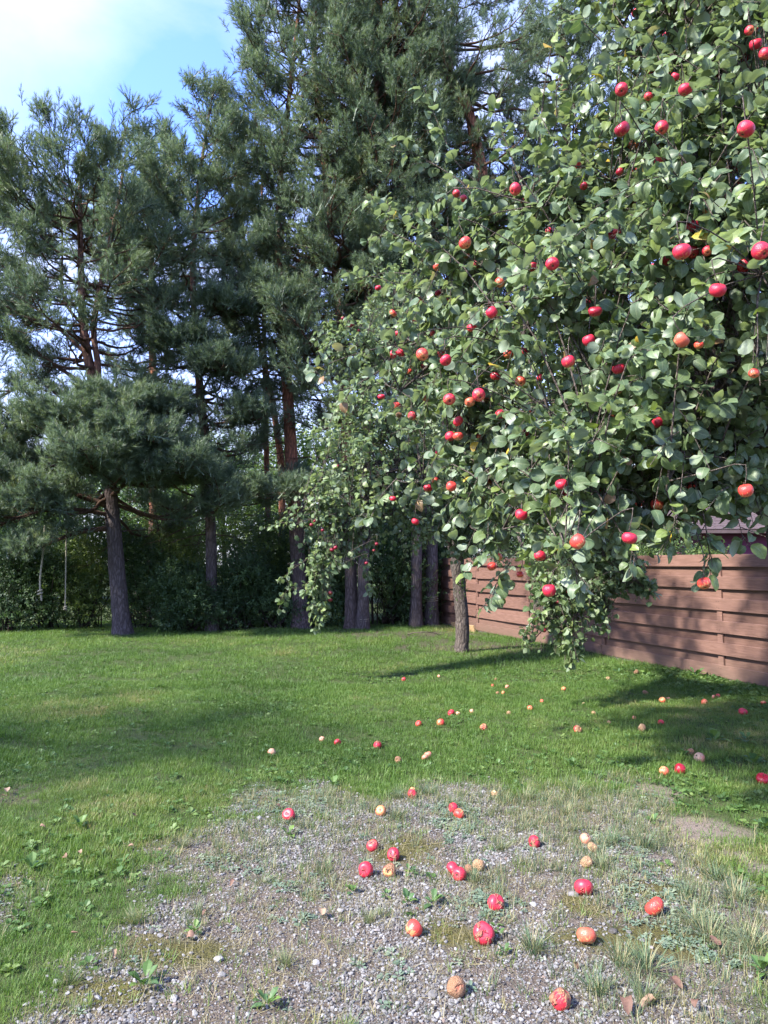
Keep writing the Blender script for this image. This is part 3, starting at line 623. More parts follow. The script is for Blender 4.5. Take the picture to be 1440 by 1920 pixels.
    for ex in extra:                      # limbs that show singly: path of (px, py, Y), base width, foliage density
        lm = curve([P(*a) for a in ex[0]], 16); lr = np.linspace(ex[1] * .5 / F * ex[0][0][2], .012, 16)
        V, Fq = tube(lm, lr, 8, lobes=bark_lobes(seed + 5, .05)); link('limb', mesh_from('limb', V - off, [Fq], [M['pine_branch']], True), t)
        if ex[2] > 0:
            for k in range(ex[4] if len(ex) > 4 else 5, 16):
                dr = lm[min(k + 1, 15)] - lm[k - 1]; az = math.atan2(dr[1], dr[0])
                for sgn in (-1, 1):
                    branch(lm[k], az + sgn * r.uniform(.4, 1.3), r.uniform(.35, .9) * ex[3], r.uniform(-.1, .25), .014, ex[2], leaf0=.25)
    # dead twigs low on the trunk
    z = dead[0]
    while z < dead[1]:
        p0, i = at_z(z, path); az = r.random() * 6.283; ln = r.uniform(.4, 1.7); o = np.array([math.cos(az), math.sin(az), r.uniform(-.35, .3)])
        q = np.array([p0 + o * ln * s_ + np.array([0, 0, -.18 * ln * s_ * s_]) + r.normal(0, .03, 3) * (s_ > 0) for s_ in (0, .33, .66, 1)]); V, Fq = tube(q, [.016, .011, .008, .004], 4); br.add_np(V, Fq)
        for k in range(4):
            b0 = q[1] + (q[3] - q[1]) * r.random(); e = b0 + nrm(o + r.normal(0, .6, 3)) * ln * .35; V, Fq = tube([b0, e], [.006, .003], 3); br.add_np(V, Fq)
        z += r.uniform(.10, .28)
    link('branchwork', br.mesh('branchwork', [M['pine_branch']], True, off=off), t, kind='stuff')
    pp = np.array(sp_p); dd = np.array(sp_d); n = len(pp)
    cn = scatter('crown', NG, 6, pp - off, eul_from_dir(dd), r.uniform(.8, 1.25, n), np.clip(.45 + np.array(sp_t) + r.normal(0, .17, n) + .25 * (vnoise(pp[:, 0] + pp[:, 2], pp[:, 1] + pp[:, 2] * .7, .8) - .5) + shy, 0, 1), t, [M['needle']], kind='stuff')
    return t, n
YB = lambda px, py: G(px, py).y
nsp = []
y1 = YB(230, 1190)
nsp.append(pine('pine_tree', 'big forked pine with low spreading limbs and two ropes hanging from it',
    [(231, 1192, 33, y1), (221, 1090, 30, y1), (212, 980, 27, y1), (200, 860, 24, y1 + .1), (178, 740, 20, y1 + .1), (157, 620, 15, y1), (152, 520, 12, y1), (150, 380, 9, y1), (150, 310, 5, y1)], 10.5,
    [(2.9, 2.7, .6), (3.6, 2.6, .8), (4.6, 2.0, .9), (5.3, 1.7, .6), (6.0, 2.1, .3), (7.4, 2.3, .4), (8.2, 2.4, .85), (9.3, 2.4, 1.05), (9.9, 2.2, 1.05), (10.5, 1.4, 1.0)], 21, gap=.40, nbr=6,
    fork=[(182, 760, 13, y1), (184, 690, 12, y1), (176, 610, 11, y1), (196, 500, 10, y1), (222, 380, 7, y1), (235, 290, 3, y1)],
    extra=[([(206, 965, y1), (130, 955, y1 - .7), (50, 965, y1 - 1.1), (-30, 1000, y1 - 1.3)], 9, 1.0, 1.1), ([(205, 990, y1), (150, 998, y1 - .5), (95, 1018, y1 - 1.0), (50, 1040, y1 - 1.3)], 11, .35, .6), ([(207, 950, y1), (150, 930, y1 - .3), (90, 915, y1 - .7), (20, 900, y1 - 1)], 13, .9, 1.0),
           ([(208, 930, y1), (240, 905, y1 - .5), (290, 885, y1 - .9), (340, 870, y1 - 1.1)], 9, .9, .9), ([(205, 900, y1), (190, 880, y1 - .8), (175, 850, y1 - 1.6)], 7, 1.0, .9), ([(200, 860, y1), (230, 835, y1 - .8), (265, 815, y1 - 1.5)], 7, 1.0, 1.0), ([(195, 830, y1), (160, 800, y1 - .7), (130, 790, y1 - 1.3)], 7, 1.0, 1.0), ([(188, 790, y1), (200, 770, y1 - .7), (210, 765, y1 - 1.3)], 6, 1.0, .9), ([(188, 790, y1), (250, 770, y1 - .3), (305, 765, y1 - .5)], 6, 1.0, .9), ([(175, 730, y1), (110, 690, y1 - .2), (50, 650, y1 - .3), (-20, 590, y1 - .4)], 8, .3, .8), ([(158, 660, y1), (100, 610, y1), (40, 590, y1), (-30, 570, y1)], 7, .3, .8), ([(165, 620, y1), (120, 560, y1), (117, 450, y1), (112, 380, y1)], 7, .5, .8)], dead=(1.9, 8.5)))
y2 = YB(397, 1182)
nsp.append(pine('pine_tree', 'straight dark pine with pointed tip between the roped pine and the reddish trunk',
    [(397, 1184, 21, y2), (396, 1040, 20, y2), (392, 920, 19, y2), (384, 820, 18, y2), (375, 730, 15, y2), (366, 620, 12, y2), (362, 500, 10, y2), (375, 330, 7, y2), (398, 180, 3, y2)], 13.2,
    [(3.1, 2.2, 1.0), (3.9, 1.8, .9), (4.6, 1.1, .3), (5.4, 1.5, .9), (6.6, 1.5, 1.0), (7.4, 1.7, .55), (8.6, 1.7, 1.0), (10.3, 1.4, 1.05), (11.6, 1.0, .95), (12.6, .5, .9), (13.2, .25, .8)], 22, gap=.44, fill=.85,
    extra=[([(390, 910, y2), (380, 900, y2 - .7), (365, 895, y2 - 1.3)], 7, 1.0, .8), ([(375, 740, y2), (400, 700, y2 - .7), (420, 690, y2 - 1.2)], 6, 1.0, .9), ([(370, 690, y2), (350, 650, y2 - .7), (340, 640, y2 - 1.1)], 6, 1.0, .8), ([(366, 620, y2), (395, 590, y2 - .6), (430, 580, y2 - .9)], 6, 1.0, .9), ([(378, 800, y2), (430, 790, y2 - .4), (470, 780, y2 - .6)], 6, .8, .7), ([(392, 935, y2), (450, 930, y2 - .6), (520, 925, y2 - .9), (590, 925, y2 - 1)], 9, 1.0, .9)], dead=(1.7, 7.5)))
nsp.append(pine('pine_tree', 'very thin pine stem with brown bark standing in the shrubs',
    [(503, 1152, 11, 19.5), (503, 1000, 11, 19.5), (500, 870, 10, 19.5), (497, 740, 9, 19.5), (495, 600, 8, 19.6), (492, 450, 6, 19.6)], 13.5, [(5.0, .9, .4), (7, 1.2, .55), (10, 1.5, .9), (13.5, .4, .9)], 23, bark='red_bark', nbr=4, dead=(2, 7)))
nsp.append(pine('pine_tree', 'tall pine with bright orange red trunk above a dark foot',
    [(566, 1177, 29, 17.6), (556, 1000, 27, 17.6), (548, 890, 25, 17.6), (541, 760, 21, 17.6), (532, 650, 18, 17.6), (526, 560, 15, 17.6), (522, 400, 12, 17.7), (540, 200, 9, 17.8), (560, 20, 6, 17.8)], 17.0,
    [(6.3, 1.3, .35), (7.4, 1.9, .8), (9.5, 2.2, 1.0), (12, 2.2, 1.0), (15, 1.6, 1.0), (17, .5, .9)], 24, bark='red_bark', dead=(3.5, 8), bias=(0.2, .2), fill=0.64))
nsp.append(pine('pine_tree', 'slim pale pine stem leaning beside the orange red trunk',
    [(530, 1150, 14, 21), (528, 900, 13, 21), (522, 830, 12, 21), (508, 740, 11, 21), (490, 660, 9, 21), (478, 580, 7, 21), (460, 480, 5, 21)], 13.0, [(6.5, 1.2, .5), (9, 1.6, .85), (13, .5, .9)], 25, bark='red_bark', nbr=4, dead=(3, 8)))
nsp.append(pine('pine_tree', 'tall pine rising behind the drooping small leaved apple tree',
    [(661, 1179, 22, 17.4), (652, 900, 21, 17.4), (644, 700, 18, 17.4), (634, 560, 16, 17.4), (616, 400, 14, 17.4), (604, 240, 13, 17.4), (590, 120, 10, 17.4), (592, -40, 8, 17.4)], 18.0,
    [(5.0, 1.9, .8), (7, 2.1, 1.0), (9.5, 2.0, 1.0), (11.5, 1.7, .75), (13.5, 2.0, 1.0), (16, 1.6, 1.0), (18, .5, .9)], 26, bark='red_bark', dead=(3, 8), fill=0.60))
nsp.append(pine('pine_tree', 'pine with twine tied round its foot, second of a close pair',
    [(680, 1179, 21, 17.2), (684, 900, 20, 17.2), (690, 600, 16, 17.3), (700, 300, 12, 17.3), (712, 0, 9, 17.3)], 17.0,
    [(5.2, 1.8, .9), (8, 2.1, 1.0), (11, 2.1, 1.0), (14, 1.9, 1.0), (17, .5, .9)], 27, dead=(3, 7), fill=0.48))
nsp.append(pine('pine_tree', 'dark pine trunk standing furthest from the fence end in a tight trio',
    [(780, 1176, 21, 17.9), (780, 900, 19, 17.9), (768, 600, 15, 18), (752, 300, 11, 18), (742, 0, 8, 18)], 17.0, [(5.6, 1.7, .9), (9, 2.1, 1.0), (13, 2.1, 1.0), (17, .5, .9)], 28, dead=(3, 7), fill=0.48))
nsp.append(pine('pine_tree', 'dark pine trunk squeezed in the middle of a tight trio',
    [(797, 1173, 15, 18.8), (793, 900, 14, 18.8), (772, 600, 11, 18.9), (735, 300, 9, 18.9), (715, 0, 7, 19)], 16.5, [(6.2, 1.4, .8), (10, 1.8, 1.0), (13.5, 1.8, 1.0), (16.5, .5, .9)], 29, nbr=4, dead=(4, 7), fill=0.48))
nsp.append(pine('pine_tree', 'pine trunk with rope wound round it beside the fence end',
    [(809, 1172, 23, 18.2), (810, 900, 20, 18.2), (806, 600, 17, 18.3), (796, 350, 14, 18.4), (785, 100, 10, 18.6)], 16.0, [(6.0, 1.6, .9), (10, 2.0, 1.0), (13, 1.9, 1.0), (16, .5, .9)], 30, dead=(4, 7), fill=0.52))
nsp.append(pine('pine_tree', 'pine with crooked orange red upper trunk above the apple tree',
    [(935, 1160, 30, 17.3), (930, 800, 27, 17.3), (918, 500, 25, 17.3), (906, 350, 24, 17.3), (892, 265, 22, 17.3), (874, 195, 18, 17.3), (846, 150, 17, 17.3), (836, 100, 15, 17.3), (800, 55, 12, 17.3), (768, 0, 9, 17.3), (745, -70, 8, 17.3)], 19.0,
    [(7.0, 1.6, .7), (9.5, 2.0, .8), (12, 2.6, .75), (14, 2.8, .9), (17, 2.2, 1.0), (19, .6, .9)], 31, bark='red_bark', dead=(6, 15), extra=[([(846, 150, 17.3), (790, 62, 17.1), (730, 70, 17), (665, 66, 16.8)], 8, .5, .9)], fill=.5, bias=(1.25, .6)))
nsp.append(pine('pine_tree', 'dense pine showing blue sky gaps behind the top of the apple tree',
    [(1075, 1160, 26, 20.5), (1070, 600, 20, 20.5), (1060, 200, 15, 20.5), (1050, -60, 9, 20.5)], 18.5, [(6, 2.0, .9), (10, 2.5, 1.0), (14, 2.4, .95), (18.5, .6, .9)], 32, dead=(6, 8), fill=0.56))
nsp.append(pine('pine_tree', 'dark pine mostly hidden behind the fruiting apple crown',
    [(1270, 1160, 26, 23), (1265, 600, 20, 23), (1260, 200, 14, 23), (1258, -40, 9, 23)], 18.5, [(5, 2.2, .9), (10, 2.7, 1.0), (14, 2.4, 1.0), (18.5, .6, .9)], 33, dead=(6, 8), fill=0.64))
nsp.append(pine('pine_tree', 'pine at the edge of the picture cut off by the frame',
    [(-95, 1200, 30, 16.4), (-92, 900, 26, 16.4), (-85, 600, 20, 16.4), (-80, 360, 12, 16.4)], 10.0, [(3.0, 2.2, .9), (4.5, 2.2, 1.0), (6, 2.0, .35), (8, 2.2, .6), (9.0, 2.0, 1.0), (10.0, 1.0, .9)], 34, dead=(2, 8)))
nsp.append(pine('pine_tree', 'bushy topped pine set back between the roped pine and the pointed pine',
    [(285, 1165, 18, 21), (288, 900, 16, 21), (285, 600, 13, 21), (280, 350, 8, 21)], 14.3, [(6.5, 1.5, .2), (9, 1.8, .85), (11.5, 2.0, 1.0), (13.5, 1.1, 1.0), (14.3, .4, .9)], 35, fill=.75, bark='red_bark', dead=(3, 9)))
print('sprays', [n for _, n in nsp], sum(n for _, n in nsp))
# ------------------------------------------------------------------ shrubs and broad-leaved trees
def leaf_spray(name, seed, n, ln, mt, length=.22):
    r = np.random.default_rng(seed); mb = MB(); V, Fq = tube([(0, 0, -.06), (0.01, 0, length)], [.004, .002], 3); mb.add_np(V, Fq, 0)
    for k in range(n):
        t = (k + .5) / n; a = k * 2.4 + r.random(); d = nrm(np.array([math.cos(a), math.sin(a), r.uniform(-.1, .8)])); l_ = ln * r.uniform(.7, 1.15); wd = l_ * .62
        sd = nrm(np.cross(d, [0, 0, 1]) + r.normal(0, .35, 3)); p = np.array([0, 0, length * t]); dz = np.array([0, 0, -.18 * l_])
        V = [p, p + d * l_ * .45 - sd * wd * .5, p + d * l_ + dz, p + d * l_ * .45 + sd * wd * .5, p + d * l_ * .5 - nrm(np.cross(sd, d)) * wd * .1]
        mb.add(V, [(0, 1, 4), (1, 2, 4), (2, 3, 4), (3, 0, 4)], 0)
    return mb.mesh(name, [mt])
SHV = [leaf_spray('shrub_spray', k, 9, .055, M['shrub_leaf']) for k in range(4)]; SHG = scatter_group('shrub_sprays', SHV)
TRV = [leaf_spray('leaf_spray', 10 + k, 9, .075, M['tree_leaf'], .3) for k in range(4)]; TRG = scatter_group('leaf_sprays', TRV)
M['shrub_bark'] = mat_bark('shrub_bark', (.07, .055, .045), (.06, .05, .04), 0, 2, 3)
def bushy(name, label, cat, group, x, y, blobs, count, seed, grp, mt, stems=7, trunk_r=.02, tint0=.4, scl=1.0, trunk=None):
    """blobs: (dx, dy, z, radius, squash)"""
    r = np.random.default_rng(seed); z0 = h_ground(x, y); t = thing(name, (x, y, z0), label, cat, group)
    mb = MB(); wts = np.array([b_[3] ** 2 for b_ in blobs]); wts = wts / wts.sum()
    if trunk:
        V, Fq = tube(curve([(0, 0, -.1), (r.normal(0, .05), r.normal(0, .05), trunk[1] * .5), (r.normal(0, .1), 0, trunk[1])], 12), np.linspace(trunk[0], trunk[0] * .6, 12), 9, lobes=bark_lobes(seed, .04)); link('trunk', mesh_from('trunk', V, [Fq], [M['shrub_bark']], True), t)
    for b_ in blobs:
        for k in range(max(1, stems // len(blobs))):
            p0 = np.array([r.normal(0, .15), r.normal(0, .12), 0]) if not trunk else np.array([0, 0, trunk[1] * r.uniform(.6, 1)])
            e = np.array(b_[:3]) + r.normal(0, b_[3] * .4, 3); V, Fq = tube(curve([p0, (p0 + e) / 2 + r.normal(0, .1, 3) + np.array([0, 0, .1]), e], 6), np.linspace(trunk_r, .006, 6), 5); mb.add_np(V, Fq)
    link('stems' if not trunk else 'branchwork', mb.mesh('stems', [M['shrub_bark']], True), t, kind='stuff')
    idx = r.choice(len(blobs), count, p=wts); bb = np.array([b_[:4] for b_ in blobs])[idx]; sq = np.array([b_[4] for b_ in blobs])[idx]
    d = nrm(r.standard_normal((count, 3))); rad = bb[:, 3] * (r.random(count) ** .42) * (1 + .22 * (vnoise(d[:, 0] * 2 + idx * 9, d[:, 1] * 2 + d[:, 2] * 2, .6) - .5) * 2)
    p = bb[:, :3] + d * rad[:, None] * np.stack([np.ones(count), np.ones(count), sq], 1); k = p[:, 2] > .03; p, d = p[k], d[k]; n = len(p)
    scatter('crown', grp, 4, p, eul_from_dir(d * .8 + np.array([0, 0, .5]) + r.normal(0, .5, (n, 3))), scl * r.uniform(.75, 1.3, n), np.clip(tint0 + r.normal(0, .17, n) + .5 * (vnoise(p[:, 0] + x, p[:, 2] + p[:, 1], .5) - .5), 0, 1), t, [mt], kind='stuff')
    return t
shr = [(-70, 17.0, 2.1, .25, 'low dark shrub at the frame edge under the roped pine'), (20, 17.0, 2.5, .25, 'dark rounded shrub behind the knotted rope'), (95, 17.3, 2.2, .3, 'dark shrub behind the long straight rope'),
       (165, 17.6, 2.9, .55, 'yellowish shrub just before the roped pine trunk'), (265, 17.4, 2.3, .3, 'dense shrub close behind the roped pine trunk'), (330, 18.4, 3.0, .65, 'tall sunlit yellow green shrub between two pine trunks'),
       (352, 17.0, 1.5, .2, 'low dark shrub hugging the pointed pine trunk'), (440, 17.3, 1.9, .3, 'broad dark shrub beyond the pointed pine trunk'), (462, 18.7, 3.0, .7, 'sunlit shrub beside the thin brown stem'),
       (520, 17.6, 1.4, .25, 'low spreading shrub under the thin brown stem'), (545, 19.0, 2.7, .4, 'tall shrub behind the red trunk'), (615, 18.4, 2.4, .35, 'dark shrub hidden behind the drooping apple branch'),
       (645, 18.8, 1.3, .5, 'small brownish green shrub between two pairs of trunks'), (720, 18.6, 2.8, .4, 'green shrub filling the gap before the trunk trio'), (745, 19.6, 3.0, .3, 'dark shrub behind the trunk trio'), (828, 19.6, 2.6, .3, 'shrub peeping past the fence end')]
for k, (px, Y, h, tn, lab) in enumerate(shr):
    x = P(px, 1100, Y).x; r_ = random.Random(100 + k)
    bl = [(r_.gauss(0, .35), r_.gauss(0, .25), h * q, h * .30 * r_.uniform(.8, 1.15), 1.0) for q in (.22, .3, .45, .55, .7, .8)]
    bushy('shrub', lab, 'shrub', 'shrubs under the pines', x, Y, bl, int(900 + 430 * h), 300 + k, SHG, M['shrub_leaf'], stems=24, tint0=tn + (.12 if tn < .5 else .35))  # raised tint puts sunlit patches into the leaf colour of the brighter shrubs
BGL = ['light leafy tree at the picture edge behind the roped pine', 'light leafy tree behind the hanging ropes', 'leafy tree showing just beside the roped pine trunk', 'low leafy tree in the gap after the roped pine', 'leafy tree behind the pointed pine', 'bright leafy tree in the gap after the pointed pine', 'tall leafy tree behind the thin brown stem', 'bright leafy tree behind the orange red trunk', 'tall leafy tree behind the drooping apple tree', 'leafy tree behind the paired pine trunks', 'leafy tree behind the trunk trio', 'leafy tree beyond the far fence panel', 'tall leafy tree beyond the fence behind the apple trunk', 'leafy tree beyond the fence behind the hanging branch', 'leafy tree behind the shed side nearer the trunks', 'leafy tree behind the shed roof']
bgt = [(-60, 30, 7.0, .3), (60, 27, 5.2, .5), (160, 31, 6.4, .45), (260, 26, 5.0, .55), (330, 33, 7.0, .55), (420, 28, 6.8, .6), (500, 32, 8.2, .6), (570, 27, 7.2, .7), (650, 31, 8.2, .55), (730, 27, 7.4, .45), (820, 30, 8.0, .4), (930, 26, 6.5, .4), (1030, 29, 7.5, .4), (1150, 27, 6.5, .35), (1280, 30, 7.4, .35), (1400, 28, 7.0, .35)]
for k, (px, Y, h, tn) in enumerate(bgt):
    x = P(px, 1000, Y).x; r_ = random.Random(200 + k)
    bl = [(r_.gauss(0, .9), r_.gauss(0, .8), h * q, h * .19 * r_.uniform(.8, 1.2), 1.0) for q in (.25, .35, .45, .5, .6, .7, .75, .85)]
    bushy('broadleaf_tree', BGL[k], 'tree', 'leafy trees beyond the pines' if px < 840 else 'leafy trees beyond the fence', x, Y, bl, 1500, 400 + k, TRG, M['tree_leaf'], stems=16, trunk_r=.04, tint0=tn, trunk=(.12, h * .5), scl=1.6)
# shrubs just beyond the fence
for k, (px, Y, h, lab) in enumerate([(1225, 12.3, 2.05, 'leafy shrub showing just above the fence top beside the shed'), (1120, 14.5, 2.3, 'shrub above the fence behind the hanging apple branches'), (1010, 17.5, 2.4, 'shrub beyond the far fence panel'), (1330, 13.2, 1.9, 'low shrub in front of the plum red shed wall')]):
    x = P(px, 1000, Y).x; r_ = random.Random(240 + k)
    bl = [(r_.gauss(0, .35), r_.gauss(0, .25), h * q, h * .2 * r_.uniform(.8, 1.15), 1.0) for q in (.35, .5, .6, .72, .82)]
    bushy('shrub', lab, 'shrub', 'shrubs beyond the fence', x, Y, bl, 1300, 340 + k, SHG, M['shrub_leaf'], stems=20, tint0=.6, scl=.9)
# a broad tree off to the side, whose shade crosses the lawn
bushy('broadleaf_tree', 'leafy tree beside the lawn whose shade falls across the grass', 'tree', None, -8.6, 2.7, [(0, 0, 5.4, 1.7, .9), (2.2, .2, 5.6, 1.2, .9), (.9, .3, 5.9, 1.3, .9), (-1.0, .6, 6.2, 1.4, .9), (.2, -1.0, 6.0, 1.3, .9), (1.4, 1.2, 5.2, 1.1, .8), (-.4, 1.6, 5.6, 1.2, .9), (0, 0, 6.9, 1.2, .9)], 300, 77, TRG, M['tree_leaf'], stems=20, trunk_r=.05, tint0=.5, trunk=(.19, 4.6), scl=1.7)
# ------------------------------------------------------------------ apples
def apple_mesh(name, seed, tall=.92, dent=.0, rot=0.0, seg=20, ring=14):
    r = np.random.default_rng(seed); V = [(0, 0, .36 * tall)]; ph = r.random() * 6
    for i in range(1, ring):
        t = i / ring * math.pi; s = math.sin(t); rr = .5 * (s ** .82) * (1 + .06 * math.cos(t)); z = .47 * tall * math.cos(t)
        if t < .75: z -= .13 * tall * (1 - t / .75) ** 1.6
        if t > 2.55: z += .10 * tall * ((t - 2.55) / .59) ** 1.6
        for j in range(seg):
            a = j / seg * 2 * math.pi; q = rr * (1 + .035 * math.cos(a + ph) + .022 * math.cos(2 * a + ph * 2) + .02 * math.cos(5 * a) * (t / math.pi) ** 2 + rot * r.normal(0, .022))
            V.append((q * math.cos(a), q * math.sin(a), z))
    V.append((0, 0, -.36 * tall)); n = len(V) - 1
    Fq = [(0, 1 + j, 1 + (j + 1) % seg) for j in range(seg)] + [(n, n - seg + (j + 1) % seg, n - seg + j) for j in range(seg)]
    Fq += [(1 + i * seg + j, 1 + (i + 1) * seg + j, 1 + (i + 1) * seg + (j + 1) % seg, 1 + i * seg + (j + 1) % seg) for i in range(ring - 2) for j in range(seg)]
    V = np.array(V)
    if dent:
        for _ in range(3 if rot > .5 else 1):
            d = nrm(r.standard_normal(3)); k = V @ d; lim = .5 * (1 - dent); V = V - np.outer(np.clip(k - lim, 0, 1) * .8, d)
    return V, Fq
def mat_apple(name, skin0, skin1, ground_c, blush, rough=.30, spotc=(.62, .42, .30), rot=0.0, rotc=((.24, .11, .055), (.40, .22, .12))):
    m, nt, b, out = mat(name); v = coords(nt, 'Object'); ri = N(nt, 'ShaderNodeObjectInfo')
    s = N(nt, 'ShaderNodeSeparateXYZ'); t = N(nt, 'ShaderNodeTexCoord'); nt.links.new(t.outputs['Object'], s.inputs[0])
    wv = N(nt, 'ShaderNodeMapping'); wv.inputs['Scale'].default_value = (5, 5, .7); nt.links.new(t.outputs['Object'], wv.inputs[0])
    off = N(nt, 'ShaderNodeVectorMath', operation='ADD'); nt.links.new(wv.outputs[0], off.inputs[0]); nt.links.new(ri.outputs['Random'], off.inputs[1])
    st = noise(nt, 2.6, 5, .6, off.outputs[0]); big = noise(nt, 1.6, 2, .5, off.outputs[0])
    skin = mixc_(nt, st, skin0, skin1)
    f = math_(nt, 'ADD', math_(nt, 'MULTIPLY', big, 1.5), math_(nt, 'MULTIPLY', s.outputs['Z'], .9)); f = math_(nt, 'ADD', f, math_(nt, 'MULTIPLY', st, .5)); f = math_(nt, 'ADD', f, math_(nt, 'MULTIPLY', ri.outputs['Random'], .25))
    c = mixc_(nt, ramp(nt, [(blush, (0, 0, 0)), (min(1, blush + .28), (1, 1, 1))], f), ground_c, skin)
    sp_ = N(nt, 'ShaderNodeTexVoronoi'); sp_.inputs['Scale'].default_value = 17; nt.links.new(v, sp_.inputs['Vector'])
    c = mixc_(nt, ramp(nt, [(.07, (.55, .55, .55)), (.13, (0, 0, 0))], sp_.outputs['Distance']), c, spotc)
    r2 = math_(nt, 'ADD', math_(nt, 'MULTIPLY', s.outputs['X'], s.outputs['X']), math_(nt, 'MULTIPLY', s.outputs['Y'], s.outputs['Y']))
    cal = math_(nt, 'MULTIPLY', math_(nt, 'LESS_THAN', s.outputs['Z'], 0.0), ramp(nt, [(.0035, (1, 1, 1)), (.011, (0, 0, 0))], r2))
    c = mixc_(nt, cal, c, (.035, .022, .012))
    if rot:
        of2 = N(nt, 'ShaderNodeVectorMath', operation='ADD'); nt.links.new(t.outputs['Object'], of2.inputs[0]); nt.links.new(math_(nt, 'MULTIPLY', ri.outputs['Random'], 9.0), of2.inputs[1]); rn = noise(nt, 1.9, 3, .5, of2.outputs[0]); rm = ramp(nt, [(rot, (1, 1, 1)), (rot + .10, (0, 0, 0))], rn)
        pust = N(nt, 'ShaderNodeTexVoronoi'); pust.inputs['Scale'].default_value = 13; nt.links.new(v, pust.inputs['Vector'])
        rc = mixc_(nt, noise(nt, 6, 4, .6, v), rotc[0], rotc[1]); rc = mixc_(nt, ramp(nt, [(.16, (.8, .8, .8)), (.27, (0, 0, 0))], pust.outputs['Distance']), rc, (.42, .31, .21))
        c = mixc_(nt, rm, c, rc)
        nt.links.new(mixc_(nt, rm, (rough,) * 3, (.85,) * 3), b.inputs['Roughness'])
        bump(nt, b, math_(nt, 'MULTIPLY', noise(nt, 11, 3, .6, v), rm), .06, .7)
    else:
        b.inputs['Roughness'].default_value = rough; bump(nt, b, noise(nt, 22, 2, .5, v), .012, .25)
    nt.links.new(c, b.inputs['Base Color']); b.inputs['Subsurface Weight'].default_value = 0.0; b.inputs['Specular IOR Level'].default_value = .45
    return m
A = {'f': mat_apple('windfall_red', (.38, .010, .030), (.54, .035, .055), (.56, .16, .08), .46, .42, rot=.34), 'r': mat_apple('apple_red', (.40, .008, .030), (.58, .028, .058), (.58, .18, .08), .58, .38), 'd': mat_apple('apple_dark_red', (.17, .004, .012), (.33, .010, .026), (.4, .12, .05), .55, .26),
     'o': mat_apple('apple_orange_red', (.50, .030, .030), (.62, .075, .050), (.60, .24, .10), .90), 'y': mat_apple('apple_yellowish', (.48, .05, .04), (.58, .16, .08), (.56, .30, .13), .80),
     'p': mat_apple('apple_pale', (.52, .14, .10), (.58, .26, .16), (.50, .31, .19), .95, .5), 'c': mat_apple('crab_apple', (.13, .006, .018), (.26, .012, .03), (.3, .14, .05), .60, .3),
     'b': mat_apple('apple_rotten_brown', (.42, .10, .06), (.45, .18, .09), (.5, .26, .12), .9, .5, rot=.60), 't': mat_apple('apple_rotten_tan', (.5, .2, .1), (.56, .30, .15), (.55, .36, .18), 1.0, .55, rot=.56, rotc=((.33, .17, .08), (.52, .32, .18))),
     'h': mat_apple('apple_half_rotten', (.42, .012, .03), (.56, .04, .05), (.55, .28, .12), .75, .4, rot=.44)}
m, nt, b, out = mat('apple_stem'); b.inputs['Base Color'].default_value = (.07, .045, .025, 1); b.inputs['Roughness'].default_value = .8; M['stem'] = m
AV = {}
for k, mt in A.items():
    AV[k] = []
    for q in range(4):
        Vv, Ff = apple_mesh('apple', hash((k, q)) % 999 if False else ord(k) * 7 + q, .86 + .05 * q, dent=(.15 if k in 'bth' else .08 if k == 'f' else 0) + (.07 if q in (1, 3) else 0), rot={'f': .3}.get(k, 1.0 if k in 'bth' else 0.0))
        AV[k].append(mesh_from('apple', Vv, Ff, [mt], True))
Vv, Fq = tube([(0, 0, .30), (.01, .0, .44), (.05, .01, .60)], [.028, .022, .03], 5); STEM = mesh_from('stem', Vv, [Fq], [M['stem']], True)
an = 0
def apple(name, kind, loc, dia, rot, label, group, stem=True, cat='apple'):
    global an
    o = link(name, AV[kind][an % 4], None, loc, label=label, category=cat, group=group); an += 1
    o.scale = (dia * rnd.uniform(.93, 1.04), dia * rnd.uniform(.93, 1.04), dia * rnd.uniform(.88, 1.02)); o.rotation_mode = 'QUATERNION'; o.rotation_quaternion = rot
    if stem: link('stem', STEM, o)
    return o
